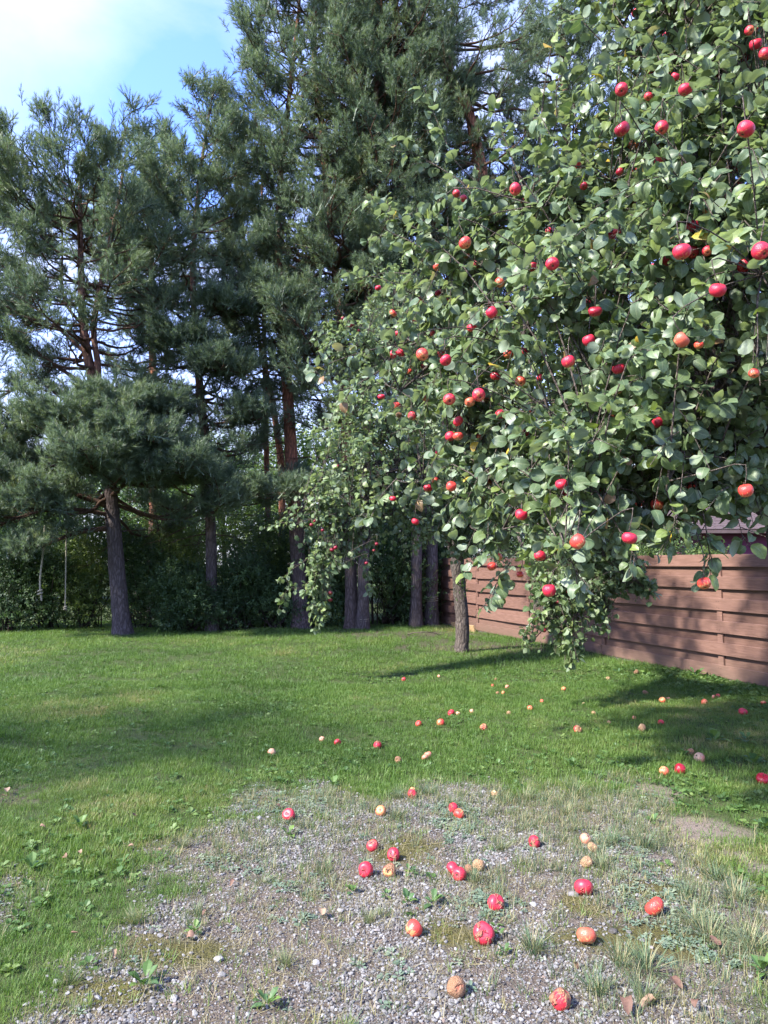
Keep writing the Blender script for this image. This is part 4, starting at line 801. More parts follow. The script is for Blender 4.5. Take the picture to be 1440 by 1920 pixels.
HANG = '''1186 6 18 r red apple cut by the top edge of the picture, above another red one
1193 24 19 r round red apple directly under the one cut by the top edge
1249 64 15 r red apple half covered by a folded leaf near the top
1217 134 16 r red apple, outer one of a small pair below the long bare twig near the top
1233 129 16 r red apple, inner one of a small pair below the long bare twig near the top
1257 138 16 r red apple behind pale leaves beside the small pair near the top
1266 144 13 r small red apple tucked against another behind pale leaves near the top
1165 168 25 r red apple with a pale leaf lying across its front
1284 168 27 r big red apple overlapping a smaller one, upper part of the crown
1300 174 22 r smaller red apple partly hidden behind the big one in the upper crown
1347 143 20 d dark red apple alone among pale leaves, upper crown
1405 57 14 r narrow strip of red apple behind a leaf, topmost at the frame edge
1422 54 17 d dark red apple under leaves at the top corner
1417 83 25 r shiny red apple hanging beside a twig at the top corner
1435 101 26 r red apple cut by the frame edge near the top corner
1397 108 20 d dark red apple lowest of the cluster at the top corner
1246 196 18 r pinkish red apple mostly covered by a big pale leaf
1216 181 8 r tiny visible bit of red apple under green leaves
1167 242 30 d dark red apple with a bright green leaf crossing its middle
1240 240 26 r red apple whose lower half is hidden by a grey green leaf
1188 272 21 o cracked pink apple beneath a dark leaf
1234 270 20 r red apple behind a leaf below the half hidden one
1237 300 22 r red apple peeping out over a rounded leaf
1398 242 33 r large glossy red apple alone at the end of a bent twig
1083 310 13 r small red apple alone on the outer edge of the crown
1187 322 17 o brownish pink apple deep among the leaves
1162 322 13 d dull red apple deep in shade beside the brownish pink one
1375 316 22 d dark red apple crossed by a pale twig
1407 350 22 r bright red apple in a cluster of four near the frame edge
1382 347 22 d duller red apple, inner one of the cluster near the frame edge
1428 366 26 r red apple lowest in the cluster near the frame edge
1421 333 20 r red apple topmost in the cluster near the frame edge
1183 382 20 r red apple with yellow shoulder facing down among mid crown leaves
1330 392 26 y greenish red apple half hidden under a slanted leaf
1272 395 18 y yellow brown apple between hanging leaves
1300 423 25 r red apple resting behind a light leaf above the largest apple
1146 442 19 r red apple with a curled leaf in front, mid crown
1157 435 11 r bit of red apple above the one with the curled leaf
1278 472 34 r largest red apple of the crown, beside a pale stick
1299 473 26 d dark red apple behind the largest one at the pale stick
1253 489 23 r red apple just below the largest one
1224 501 15 r red apple scrap at the lower end of the row under the largest one
1326 471 13 r sliver of red apple beyond the pale stick
1426 471 33 r big red apple close to the frame edge, upper of two
1395 499 27 d deep dark red apple with a curled leaf over its top
1425 523 19 y dull yellow pink apple under the big one at the frame edge
1346 544 31 r red apple with a pale leaf across its upper side and sunlit base
1095 349 13 d dark apple between small yellow spotted leaves
856 363 17 r red apple on the high outer branch, larger of two
869 372 14 r oval red apple on the high outer branch, smaller of two
966 355 24 r red apple with shaded base on the upper slope of the crown
979 376 18 d dark red apple covered by bright leaves below the one with shaded base
1030 434 16 r red apple crossed by a dark twig
872 456 25 o orange red apple partly under bright leaves on the outer slope
875 479 13 o small orange apple bit under the orange red one
895 494 17 r red apple under a twisted leaf on the outer slope
821 500 18 o light orange red apple at the outer slope
1000 501 20 r dark centred red apple, smaller of two neighbours mid crown
1036 495 26 r pinkish red apple, larger of two neighbours mid crown
937 530 20 o red apple over a dry brown leaf
709 540 13 r small red apple farthest out on the side of the crown
822 549 15 r red apple behind a light leaf, outer mid crown
788 565 17 o pink apple with ragged leaf bits in front
835 563 13 o dull red apple in shade under an outer branch
737 587 15 o streaked red apple deep between outer leaves
778 599 13 r red apple under lime green leaves
920 571 18 r red apple behind the one with bright flank
922 586 24 r red apple with bright flank hanging before another
885 615 20 r round red apple hanging free beneath dark leaves
812 626 9 r very small bright red apple at a twig end
746 625 13 r red apple under a hanging bright leaf on the outer side
761 634 13 d dim red apple under yellow green leaves on the outer side
737 665 17 r red apple showing its dark calyx, outer of a pair
752 661 17 r red apple, inner of a pair on the outer side
792 665 25 o broad lobed red apple on the outer side
829 663 18 r red apple above and behind a darker round one
836 676 23 r darker round red apple overlapping another
794 687 11 o orange scrap of apple below the broad lobed one
767 697 11 o faint orange apple deep in the outer leaves
929 705 20 d dark red apple with a leaf shading it, centre of the crown
976 715 22 o red apple with orange side above a light leaf
1013 708 14 r pink red apple partly behind a pale leaf
954 664 20 o yellow topped red apple behind dark leaf
981 661 20 d brownish red apple half behind a dark leaf
715 744 14 r red apple beside a pointed leaf at the outer fringe
744 760 17 o red apple hanging over a brown shrivelled one
748 778 10 b brown shrivelled apple under the red one
773 780 18 h brownish red apple in deep shade, outer fringe
799 748 15 o orange red apple cut by an upright leaf
843 749 23 r red apple with visible calyx hanging alone
898 741 26 r bright red apple, upper of three touching each other
881 754 20 y orange yellow apple, lower of three touching each other
913 750 14 y small yellowish apple at the side of the three touching
938 777 20 r red apple above a long pointed leaf, centre
859 790 20 r narrow red apple hanging over the split looking pair
844 818 19 r bright red half of the split looking pair
859 818 20 o duller half of the split looking pair
899 820 10 o little orange red apple near a dark twig
984 812 18 d dull dark red apple behind a drooping leaf
822 848 10 r small red apple under a grey leaf
998 769 12 d small dark red apple scrap in shade
803 915 17 r crimson apple with an insect hole, lower outer crown
816 901 16 o orange apple behind the crimson one with a hole
846 912 21 o pale patchy red apple under ragged leaves
737 935 13 r small red apple above the small leaved tree
779 978 15 r red apple with torn leaf in front low in the crown
916 905 12 o orange bit of apple between dry leaves
978 965 23 r smooth red apple hanging alone low in the crown
1053 908 25 r round red apple, upper of two beside a hanging twig
1059 929 20 r red apple, lower of two beside a hanging twig
1066 678 26 r big red apple behind a bright serrated leaf
1093 679 16 r pink red apple next to the one behind the serrated leaf
1102 569 19 r red apple up behind a darker striped one
1116 584 26 d darker striped apple with a bright leaf edge on it
1104 638 25 r red apple with a dark leaf cutting into it
1121 633 15 r red apple slice at the other side of the cutting leaf
1164 626 17 r red apple behind a blue grey leaf cluster
1051 567 12 r sliver of red apple at a branch end
1160 692 25 r red apple under a cap of two leaves
1278 638 30 y large orange yellow apple with rough skin
1310 647 14 o small orange red apple in shade, near the rough yellow one
1332 619 17 o dim red apple in deep shade above the small orange one
1412 641 16 r crimson slice of apple in the dark near the frame edge
1428 667 16 o dull orange red apple beneath the crimson slice
1154 776 20 y brownish orange apple in shadow behind upright leaf
1234 792 25 r red apple on a straight thin vertical twig
1294 841 18 o red apple half behind a big dark leaf
1437 817 16 r red apple cut by the frame edge beside a yellow leaf
1414 700 13 o faint red apple behind grey leaves near the frame edge
1123 921 22 r square looking red apple between dark leaves
1200 941 20 r red apple under overhanging leaves, lower crown
1232 946 24 o yellow flecked red apple, lower crown
1287 910 22 r bright red half of the double apple
1301 907 21 r other half of the double apple, nearer the leaf
1398 920 28 o orange red mottled apple with cracked base
1083 1016 29 o broad orange red apple hanging low above the fence
1180 1009 29 r crimson pink apple hanging low over yellow spotted leaves
1320 1094 25 o apple with yellow base hanging alone before the fence boards
1012 1042 22 r round red apple hanging low at the fence top
1030 1107 25 r lowest red apple before the fence boards
934 1044 16 o red apple, upper of a pair near the second apple trunk
922 1062 18 o orange red apple, lower of a pair near the second apple trunk
975 1077 12 o orange scrap of apple behind leaves before the fence'''
CRAB = '''584 984 7 small dark red apple on the long branch reaching toward the pines
590 977 6 small dark apple just above another on the branch reaching toward the pines
605 994 7 dark plum coloured apple under the long reaching branch
622 1031 8 dark red little apple, outer of a touching pair
629 1027 8 dark red little apple, inner of a touching pair
619 1112 9 small red apple, upper of two on the lowest drooping branch
619 1125 8 small pinkish apple, lower of two on the lowest drooping branch
685 979 7 small red apple high over the paired pine trunks
706 1020 7 small red apple in shade beside a rounded leaf cluster
701 1032 6 tiny brownish apple in shade below another
687 1056 7 small red apple hanging before a dark pine trunk
643 597 7 dark little apple at the top edge of the small leaved crown
655 612 7 dark plum apple, outer of two at the top of the small leaved crown
661 609 7 dark plum apple, inner of two at the top of the small leaved crown
672 620 6 tiny red apple near the tip of an upper twig
634 874 6 dark little apple in the middle of the small leaved crown
1066 1109 9 dark red small apple behind a big leaf before the fence
1046 1129 9 pinkish unripe small apple before the fence
1072 1176 7 small pink apple on the fringe hanging in front of the fence
1020 1182 8 small dull pink apple at the twig end before the fence'''
def surf_depth(px, py): return 3.15 + max(0, 1400 - px) * .0039 + max(0, 250 - py) * .0022
hang = []
for ln in HANG.split('\n'):
    a, b_, d, k, lab = ln.split(' ', 4); a, b_, d = float(a), float(b_), float(d)
    if d >= 15: Y = min(5.9, max(3.0, .0735 * F / d)); dia = d * Y / F; clear = True
    else: Y = surf_depth(a, b_) + .25; dia = max(.052, d * Y / F); clear = False
    hang.append((P(a, b_, Y), dia, k, lab, clear))
crab = []
for ln in CRAB.split('\n'):
    a, b_, d, lab = ln.split(' ', 3); a, b_, d = float(a), float(b_), float(d)
    Y = 7.7 if a > 900 else (9.6 if b_ > 900 else 10.6); crab.append((P(a, b_, Y), d * Y / F * 1.05, 'c', lab, True))
# ------------------------------------------------------------------ apple trees
def leaf_shape(seed, wide=.68, rows=6):
    r = np.random.default_rng(seed); curl = r.uniform(.0, .6); fold = r.uniform(.02, .5); tw = r.normal(0, .3); V = []; cols = 5 if rows == 6 else 3
    prof = [.12, .74, 1.0, .95, .64, .04] if rows == 6 else [.15, 1.0, .78, .05]; ts = [0, .16, .38, .60, .83, 1.0] if rows == 6 else [0, .33, .7, 1]
    wv = r.normal(0, .05, (rows, cols)); sk = r.normal(0, .05)
    for k in range(rows):
        t = ts[k]; z = -curl * t * t * .8 + .08 * math.sin(t * 3.1); w_ = wide * .5 * prof[k]
        for s_ in np.linspace(-1, 1, cols):
            a = abs(s_); V.append((s_ * w_ + sk * math.sin(t * 3.14), t - .05 * a * a * prof[k] * (1 if t < .5 else -1), z + w_ * (fold * (a - .35 * a * a) - .10 * a ** 3) + wv[k][int((s_ + 1) * (cols - 1) / 2 + .5)] * prof[k] * a + s_ * tw * w_ * t))
    n = len(V); c_ = cols; h_ = cols // 2; V += [(-.013, -.28, .06), (.013, -.28, .06)]
    Fq = [(c_ * k + q, c_ * k + q + 1, c_ * (k + 1) + q + 1, c_ * (k + 1) + q) for k in range(rows - 1) for q in range(cols - 1)] + [(n, n + 1, h_)]
    return np.array(V), Fq
def midw(rows): c_ = 5 if rows == 6 else 3; m_ = np.zeros(c_ * rows + 2); m_[c_ // 2:c_ * rows:c_] = 1; m_[-2:] = 1; return m_
def apple_tree(name, label, group, trunk_ctrl, trunk_w, blobs, leaf_len, leaf_mat, n_twigs, seed, apples, sprays=(), rows=6, tint0=.42, limb0=.05, per=18, droop=.5, hole=None):
    r = np.random.default_rng(seed); base = Vector(trunk_ctrl[0]); t = thing(name, base, label, 'apple tree', group); off = np.array(base)
    tp = curve(trunk_ctrl, 40); tw_ = np.interp(np.linspace(0, len(trunk_w) - 1, 40), np.arange(len(trunk_w)), trunk_w); tw_[:3] *= np.array([1.45, 1.2, 1.08])
    V, Fq = tube(tp, tw_, 20, lobes=bark_lobes(seed, .05)); link('trunk', mesh_from('trunk', V - off, [Fq], [M['apple_bark']], True), t)
    top = tp[-1]; nodes = [tp[28:]]; 
    for q, (c, rad, *_) in enumerate(blobs):
        c = np.array(c); s0 = tp[min(39, int(28 + 11 * r.random()))]; d = c - s0; ln = np.linalg.norm(d)
        lift = max(0.1, .28 * ln - .35 * min(0, d[2]))
        m1 = s0 + d * .35 + np.array([0, 0, lift]) + r.normal(0, .06 * ln, 3); m2 = s0 + d * .72 + np.array([0, 0, lift * .75]) + r.normal(0, .05 * ln, 3)
        lm = curve([s0, m1, m2, c + r.normal(0, rad * .2, 3)], 18); lr = np.linspace(min(limb0, .02 + .012 * ln), .008, 18)
        V, Fq = tube(lm, lr, 8, lobes=bark_lobes(seed + q, .06)); link('limb', mesh_from('limb', V - off, [Fq], [M['apple_bark']], True), t); nodes.append(lm[4:])
    ND = np.concatenate(nodes)
    mb = MB(); LP, LA, LN = [], [], []
    cen = np.mean([np.array(c) for c, *_ in blobs], 0)
    def twig(pth, rad0, n_l, out_dir, spread=.3):
        V, Fq = tube(pth, np.linspace(rad0, .0016, len(pth)), 5); mb.add_np(V, Fq); m_ = len(pth)
        for k in range(n_l):
            s_ = spread + (1 - spread) * ((k // 4) * 4 + .8 * r.random()) / n_l; s_ = min(.999, s_); f_ = s_ * (m_ - 1); i_ = min(int(f_), m_ - 2); p = pth[i_] + (pth[i_ + 1] - pth[i_]) * (f_ - i_)
            td = nrm(pth[i_ + 1] - pth[i_]); rv = nrm(r.standard_normal(3)); sd = nrm(rv - td * np.dot(rv, td))
            ax = nrm(td * r.uniform(.1, .9) + sd * r.uniform(.6, 1.1) + np.array([0, 0, -droop * r.random()]))
            nm = out_dir * r.uniform(.0, .9) + np.array([0, 0, r.uniform(.1, 1.0)]) + r.normal(0, .5, 3); nm = nrm(nm - ax * np.dot(nm, ax))
            LP.append(p + ax * leaf_len * .28 + r.normal(0, .006, 3)); LA.append(ax); LN.append(nm)
    wts = np.array([b_[1] ** 1.7 * (b_[2] if len(b_) > 2 else 1) for b_ in blobs]); wts /= wts.sum()
    for q in r.choice(len(blobs), n_twigs, p=wts):
        c, rad = blobs[q][:2]; c = np.array(c); d = nrm(r.standard_normal(3)); tip = c + d * rad * (.35 + .65 * r.random() ** .5)
        dist = np.linalg.norm(ND - tip, axis=1); near = np.argsort(dist)[:40]; s0 = ND[near[int(r.integers(0, 40))]] if dist.min() < .9 else ND[near[0]]
        if np.linalg.norm(s0 - tip) > 1.3: s0 = ND[near[0]]
        v_ = tip - s0; ln = np.linalg.norm(v_) + 1e-6
        if hole is not None and hole(tip): continue
        mid = s0 + v_ * .55 + np.array([0, 0, ln * r.uniform(.1, .4)]) + r.normal(0, .05 * ln, 3)
        pth = curve([s0, mid, tip + np.array([0, 0, -.05 * ln])], 7); out = nrm(tip - cen)
        twig(pth, .0035 + .003 * min(1, ln), int(per * r.uniform(.7, 1.3) * min(1.4, max(.55, ln / .6))), out)
    for sprd in sprays:
        pts, nl = sprd[0], sprd[1]; pth = curve([P(*a) for a in pts], 12)
        i0 = np.argmin(np.linalg.norm(ND - pth[0], axis=1)); full = np.vstack([curve([ND[i0], (ND[i0] + pth[0]) / 2 + np.array([0, 0, .05]), pth[0]], 6)[:-1], pth]) if np.linalg.norm(ND[i0] - pth[0]) < 2.0 else pth
        twig(full, .007, nl, nrm(pth[-1] - cen), .42)
        for k in range(4, 11):
            if r.random() < .75:
                sd = r.normal(0, 1, 3) * .8 + nrm(pth[k + 1] - pth[k]) * .9; q = np.array([pth[k], pth[k] + nrm(sd) * .07, pth[k] + nrm(sd) * .15]); twig(q, .003, max(3, nl // 7), nrm(pth[-1] - cen), .3)
    LP, LA, LN = map(np.array, (LP, LA, LN)); n = len(LP); ln_ = leaf_len * r.uniform(.5, 1.2, n)
    # leaves do not grow through fruit, and the fruit that shows has pushed the leaves before it aside
    mid = LP + LA * ln_[:, None] * .5; keep = np.ones(n, bool); cam_p = np.array([0, 0, EYE])
    for ap, dia, k, lab, clear in apples:
        a = np.array(ap); d = a - cam_p; D = np.linalg.norm(d); d /= D; q = mid - cam_p; tt = q @ d; pd = np.linalg.norm(q - tt[:, None] * d, axis=1)
        keep &= np.linalg.norm(mid - a, axis=1) > dia * .5 + ln_ * .22
        front = (tt < D + dia * .2) & (pd < (dia * .46 + leaf_len * .10) * tt / D) & (tt > .3)
        keep &= ~(front & (r.random(n) < (.93 if clear else .88)))
    LP, LA, LN, ln_, mid = LP[keep], LA[keep], LN[keep], ln_[keep], mid[keep]; n = len(LP)
    shapes = [leaf_shape(seed * 10 + k, .68 + .08 * (k % 3), rows) for k in range(12)]; pick = r.integers(0, 12, n)
    tin = np.clip(tint0 + r.normal(0, .23, n) + .3 * (vnoise(mid[:, 0] + mid[:, 2], mid[:, 1] + mid[:, 2] * .6, .45) - .5), 0, .93); sp_ = r.random(n); tin = np.where(sp_ < .012, .97 + r.random(n) * .03, tin)
    if rows == 4: tin = np.clip(tin, 0, 1)
    px, py, dep = proj(mid); onscr = (px > 0) & (px < 1440) & (py > 0) & (py < 1920) & (dep > .2)
    cell = (px // 11).astype(int) * 1000 + (py // 11).astype(int); front = {}
    for k in np.where(onscr)[0]:
        c_ = cell[k]
        if c_ not in front or dep[front[c_]] > dep[k]: front[c_] = k
    cx = np.cross(LA, LN); facing = np.abs(((mid - cam_p) / np.linalg.norm(mid - cam_p, axis=1)[:, None] * LN).sum(1))
    cand = sorted(front.values(), key=lambda k: -(ln_[k] / dep[k]) ** 2 * (.25 + facing[k])); single = set(cand[:300])
    lvar = []
    for k in range(36):
        Vv, Ff = shapes[k % 12]; me = mesh_from('leaf', Vv, Ff, [leaf_mat], True, {'tint': np.full(len(Vv), float(np.quantile(tin, (k // 12 + r.random()) / 3))), 'mid': midw(rows)}); lvar.append(me)
    VV, FF, TT = [], [], []; nv = 0; rest = [k for k in range(n) if k not in single]
    for sidx in range(12):
        ks = np.array([k for k in rest if pick[k] == sidx])
        if not len(ks): continue
        Vv, Ff = shapes[sidx]; W = (Vv[None, :, 0, None] * cx[ks][:, None, :] + Vv[None, :, 1, None] * LA[ks][:, None, :] + Vv[None, :, 2, None] * LN[ks][:, None, :]) * ln_[ks][:, None, None] + LP[ks][:, None, :]
        VV.append(W.reshape(-1, 3)); m_ = len(Vv)
        for size in (4, 3):
            fa = np.array([f for f in Ff if len(f) == size]); FF.append((size, (fa[None] + (np.arange(len(ks)) * m_)[:, None, None] + nv).reshape(-1, size)))
        TT.append(np.repeat(tin[ks], m_)); nv += m_ * len(ks)
    fs = [np.concatenate([f for s_, f in FF if s_ == size]) for size in (4, 3)]
    link('foliage', mesh_from('foliage', np.concatenate(VV) - off, fs, [leaf_mat], True, {'tint': np.concatenate(TT), 'mid': np.tile(midw(rows), len(rest))}), t, kind='stuff')
    for k in single:
        q = int(np.clip(np.searchsorted(np.sort(tin), tin[k]) / n * 3, 0, 2)) * 12 + pick[k]
        o = link('leaf', lvar[q], t); mtx = Matrix(((cx[k][0], LA[k][0], LN[k][0]), (cx[k][1], LA[k][1], LN[k][1]), (cx[k][2], LA[k][2], LN[k][2]))) * float(ln_[k])
        mm = mtx.to_4x4(); mm.translation = Vector(LP[k]) - base; o.matrix_local = mm
    # fruit stalks end on a twig close by: short spurs
    for ap, dia, k, lab, clear in apples:
        a = np.array(ap) + np.array([0, 0, dia * .5]); i0 = np.argmin(np.linalg.norm(ND - a, axis=1)); e = ND[i0]
        ln = np.linalg.norm(e - a)
        pth = curve([a, a + np.array([0, 0, min(.10, .3 * ln)]) + r.normal(0, .012, 3), a * .5 + e * .5 + np.array([0, 0, .12 * ln]), e], 8); V, Fq = tube(pth, np.linspace(.0022, .0045, 8), 5); mb.add_np(V, Fq)
    link('twigs' if False else 'twiggage' if False else 'twig', mb.mesh('twig', [M['twig']], True, off=off), t, kind='stuff')
    print(name, n, 'leaves')
    return t
B = lambda px, py, Y, r_, w_=1.0: (np.array(P(px, py, Y)), r_, w_)
big_blobs = [B(1310, 90, 4.5, .82), B(1180, 110, 5.0, .45), B(1150, 30, 5.2, .35), B(1190, 300, 4.6, .58), B(1040, 380, 5.0, .42), B(930, 420, 5.3, .42), B(840, 520, 5.6, .44), B(1360, 380, 3.95, .75), B(1130, 560, 4.3, .72), B(950, 640, 4.8, .62), B(790, 650, 5.6, .46), B(735, 740, 5.8, .32),
             B(1350, 640, 4.0, .72), B(1170, 790, 4.1, .52), B(1000, 840, 4.6, .5), B(850, 830, 5.4, .42), B(800, 930, 5.8, .28), B(1090, 930, 4.0, .32), B(930, 960, 5.0, .30), B(1380, 840, 4.2, .36), B(1230, 900, 3.9, .30), B(1330, 900, 4.0, .22), B(1060, 1010, 3.9, .18), B(1290, 955, 4.2, .17, 2), B(1400, 945, 4.2, .2, 2.2), B(1180, 985, 4.2, .2, 2), B(950, 1010, 4.8, .25, 1.6), B(880, 985, 5.2, .25, 1.6), B(1240, 985, 4.3, .16, 2), B(1420, 900, 4.1, .2), B(1430, 180, 4.0, .7), B(1430, 560, 3.7, .6), B(1320, -60, 4.9, .8),
             (np.array((2.9, 7.3, 3.4)), 1.2), (np.array((1.5, 7.0, 2.9)), .8), (np.array((4.3, 6.0, 3.2)), 1.1), (np.array((4.0, 4.4, 3.0)), .9), (np.array((2.9, 5.6, 5.2)), 1.0)]
sprays = [([(930, 370, 5.2), (860, 310, 5.2), (825, 240, 5.2), (796, 165, 5.2)], 16), ([(880, 350, 5.3), (800, 300, 5.4), (730, 270, 5.4)], 18), ([(980, 350, 5.1), (950, 270, 5.1), (925, 205, 5.1)], 22), ([(1010, 320, 5), (1015, 240, 5), (1022, 170, 5)], 16), ([(1080, 260, 4.9), (1075, 180, 4.9), (1065, 110, 4.9)], 20), ([(1130, 80, 5.1), (1080, 30, 5.1), (1040, 10, 5.1)], 14),
          ([(830, 460, 5.5), (750, 410, 5.6), (698, 378, 5.7)], 20), ([(800, 470, 5.5), (740, 440, 5.6), (690, 445, 5.7)], 18), ([(790, 560, 5.7), (710, 520, 5.8), (655, 525, 5.9)], 20), ([(770, 640, 5.5), (680, 660, 5.3), (610, 685, 5.2), (575, 710, 5.2)], 16), ([(900, 500, 5.2), (820, 430, 5.2), (760, 395, 5.2)], 18),
          ([(1300, 880, 4.1), (1318, 960, 4.1), (1328, 1020, 4.1), (1333, 1085, 4.1)], 9), ([(1360, 860, 4.1), (1375, 940, 4.1), (1395, 1015, 4.1)], 9), ([(1130, 940, 3.9), (1165, 1000, 3.9), (1195, 1050, 3.9)], 13), ([(1000, 990, 4.9), (940, 1080, 4.9), (910, 1135, 4.9)], 15), ([(990, 960, 4.9), (930, 1010, 4.9), (865, 1065, 4.9)], 18), ([(1050, 1000, 3.9), (1075, 1060, 3.9), (1090, 1090, 3.9)], 10), ([(1250, 920, 3.9), (1265, 970, 3.9), (1255, 1010, 3.9)], 10), ([(720, 690, 5.7), (660, 730, 5.7), (625, 790, 5.7)], 14), ([(760, 880, 5.7), (715, 930, 5.7), (690, 985, 5.7)], 14)]
apple_tree('apple_tree', 'big spreading apple tree loaded with red apples, its trunk at the frame edge', 'apple trees', [(3.16, 5.4, -.1), (3.10, 5.4, .7), (3.03, 5.38, 1.3), (2.96, 5.36, 1.9), (2.93, 5.4, 2.5)], [.15, .135, .12, .115, .10], big_blobs, .084, M['apple_leaf'], 1500, 5, hang, sprays, 6, .50, .055, 21)
tb = G(865, 1224)
small_blobs = [B(700, 700, 10.6, .9), B(640, 800, 10.4, .6), B(720, 850, 10.4, .9), B(650, 930, 10.0, .6), B(600, 1000, 9.8, .34), B(550, 985, 9.7, .2), B(620, 1060, 9.7, .35, 1.6), B(595, 1110, 9.6, .24, 2), B(600, 1150, 9.6, .13, 3), B(680, 1030, 10.2, .35), B(750, 960, 10.8, .6), B(820, 900, 11.4, .9), B(870, 990, 11.5, .55), B(940, 1000, 11.5, .5), B(780, 1005, 11, .32, 1.5), B(870, 1030, 11.4, .34, 1.8), B(945, 1045, 11, .28, 1.6), B(900, 760, 12.4, 1.3), B(1000, 900, 10.8, .9), B(1040, 1030, 8.2, .34, 2.2), B(1110, 1030, 8.0, .36, 2.2), B(1040, 1110, 7.8, .26, 2.6), B(1120, 1110, 7.9, .24, 2.4), B(1030, 1165, 7.7, .16, 3), B(1065, 1220, 7.6, .16, 3), B(1090, 1180, 7.7, .16, 3), B(1000, 1200, 7.7, .12, 3), B(1180, 1080, 7.9, .22, 4), B(1215, 1105, 7.9, .14, 5), B(1140, 1150, 7.9, .16, 3), B(1080, 950, 9.5, .7),
               (np.array((1.6, 13.6, 3.6)), 1.4), (np.array((2.6, 13.0, 3.0)), 1.1), B(640, 650, 10.8, .5), B(760, 560, 11.4, .8)]
ssp = [([(640, 960, 9.8), (580, 975, 9.7), (530, 980, 9.7), (492, 992, 9.7)], 30), ([(640, 1010, 9.8), (590, 1040, 9.7), (545, 1070, 9.7), (530, 1085, 9.7)], 22), ([(610, 1080, 9.7), (570, 1100, 9.7), (535, 1110, 9.7), (522, 1145, 9.7)], 26), ([(620, 1100, 9.6), (600, 1150, 9.6), (590, 1182, 9.6)], 30), ([(680, 1040, 10), (690, 1080, 10), (690, 1110, 10)], 20), ([(620, 850, 10), (600, 880, 10), (585, 930, 10)], 20), ([(660, 620, 10.6), (620, 600, 10.6), (590, 640, 10.6)], 16),
       ([(1130, 1040, 7.9), (1190, 1080, 7.9), (1225, 1120, 7.9)], 30), ([(1050, 1120, 7.8), (1010, 1150, 7.7), (985, 1185, 7.7), (985, 1215, 7.7)], 26), ([(1070, 1150, 7.7), (1075, 1200, 7.6), (1065, 1250, 7.6)], 32), ([(1080, 1130, 7.8), (1125, 1150, 7.8), (1140, 1180, 7.8)], 22)]
apple_tree('apple_tree', 'smaller leaved drooping apple tree with small dark apples, its whole trunk standing in the lawn', 'apple trees', [(tb.x, tb.y, -.1), (tb.x + .02, tb.y, .5), (tb.x - .02, tb.y, 1.1), (tb.x - .06, tb.y - .05, 1.65), (tb.x + .05, tb.y, 2.2)], [.128, .118, .112, .118, .10], small_blobs, .078, M['small_leaf'], 1600, 6, crab, ssp, 4, .5, .06, 17, .6)
for ap, dia, k, lab, clear in hang:
    q = Euler((rnd.gauss(-.25, .3), rnd.gauss(0, .3), rnd.random() * 6.28)).to_quaternion() if rnd.random() < .7 else Euler((rnd.uniform(-1.0, -.5), rnd.gauss(0, .3), rnd.gauss(0, .4))).to_quaternion()
    apple('apple', k, ap, dia, q, lab, 'apples hanging on the big apple tree')
for ap, dia, k, lab, clear in crab:
    apple('apple', k, ap, dia, Euler((rnd.gauss(0, .3), rnd.gauss(0, .3), rnd.random() * 6)).to_quaternion(), lab, 'small apples hanging on the drooping tree', stem=False)
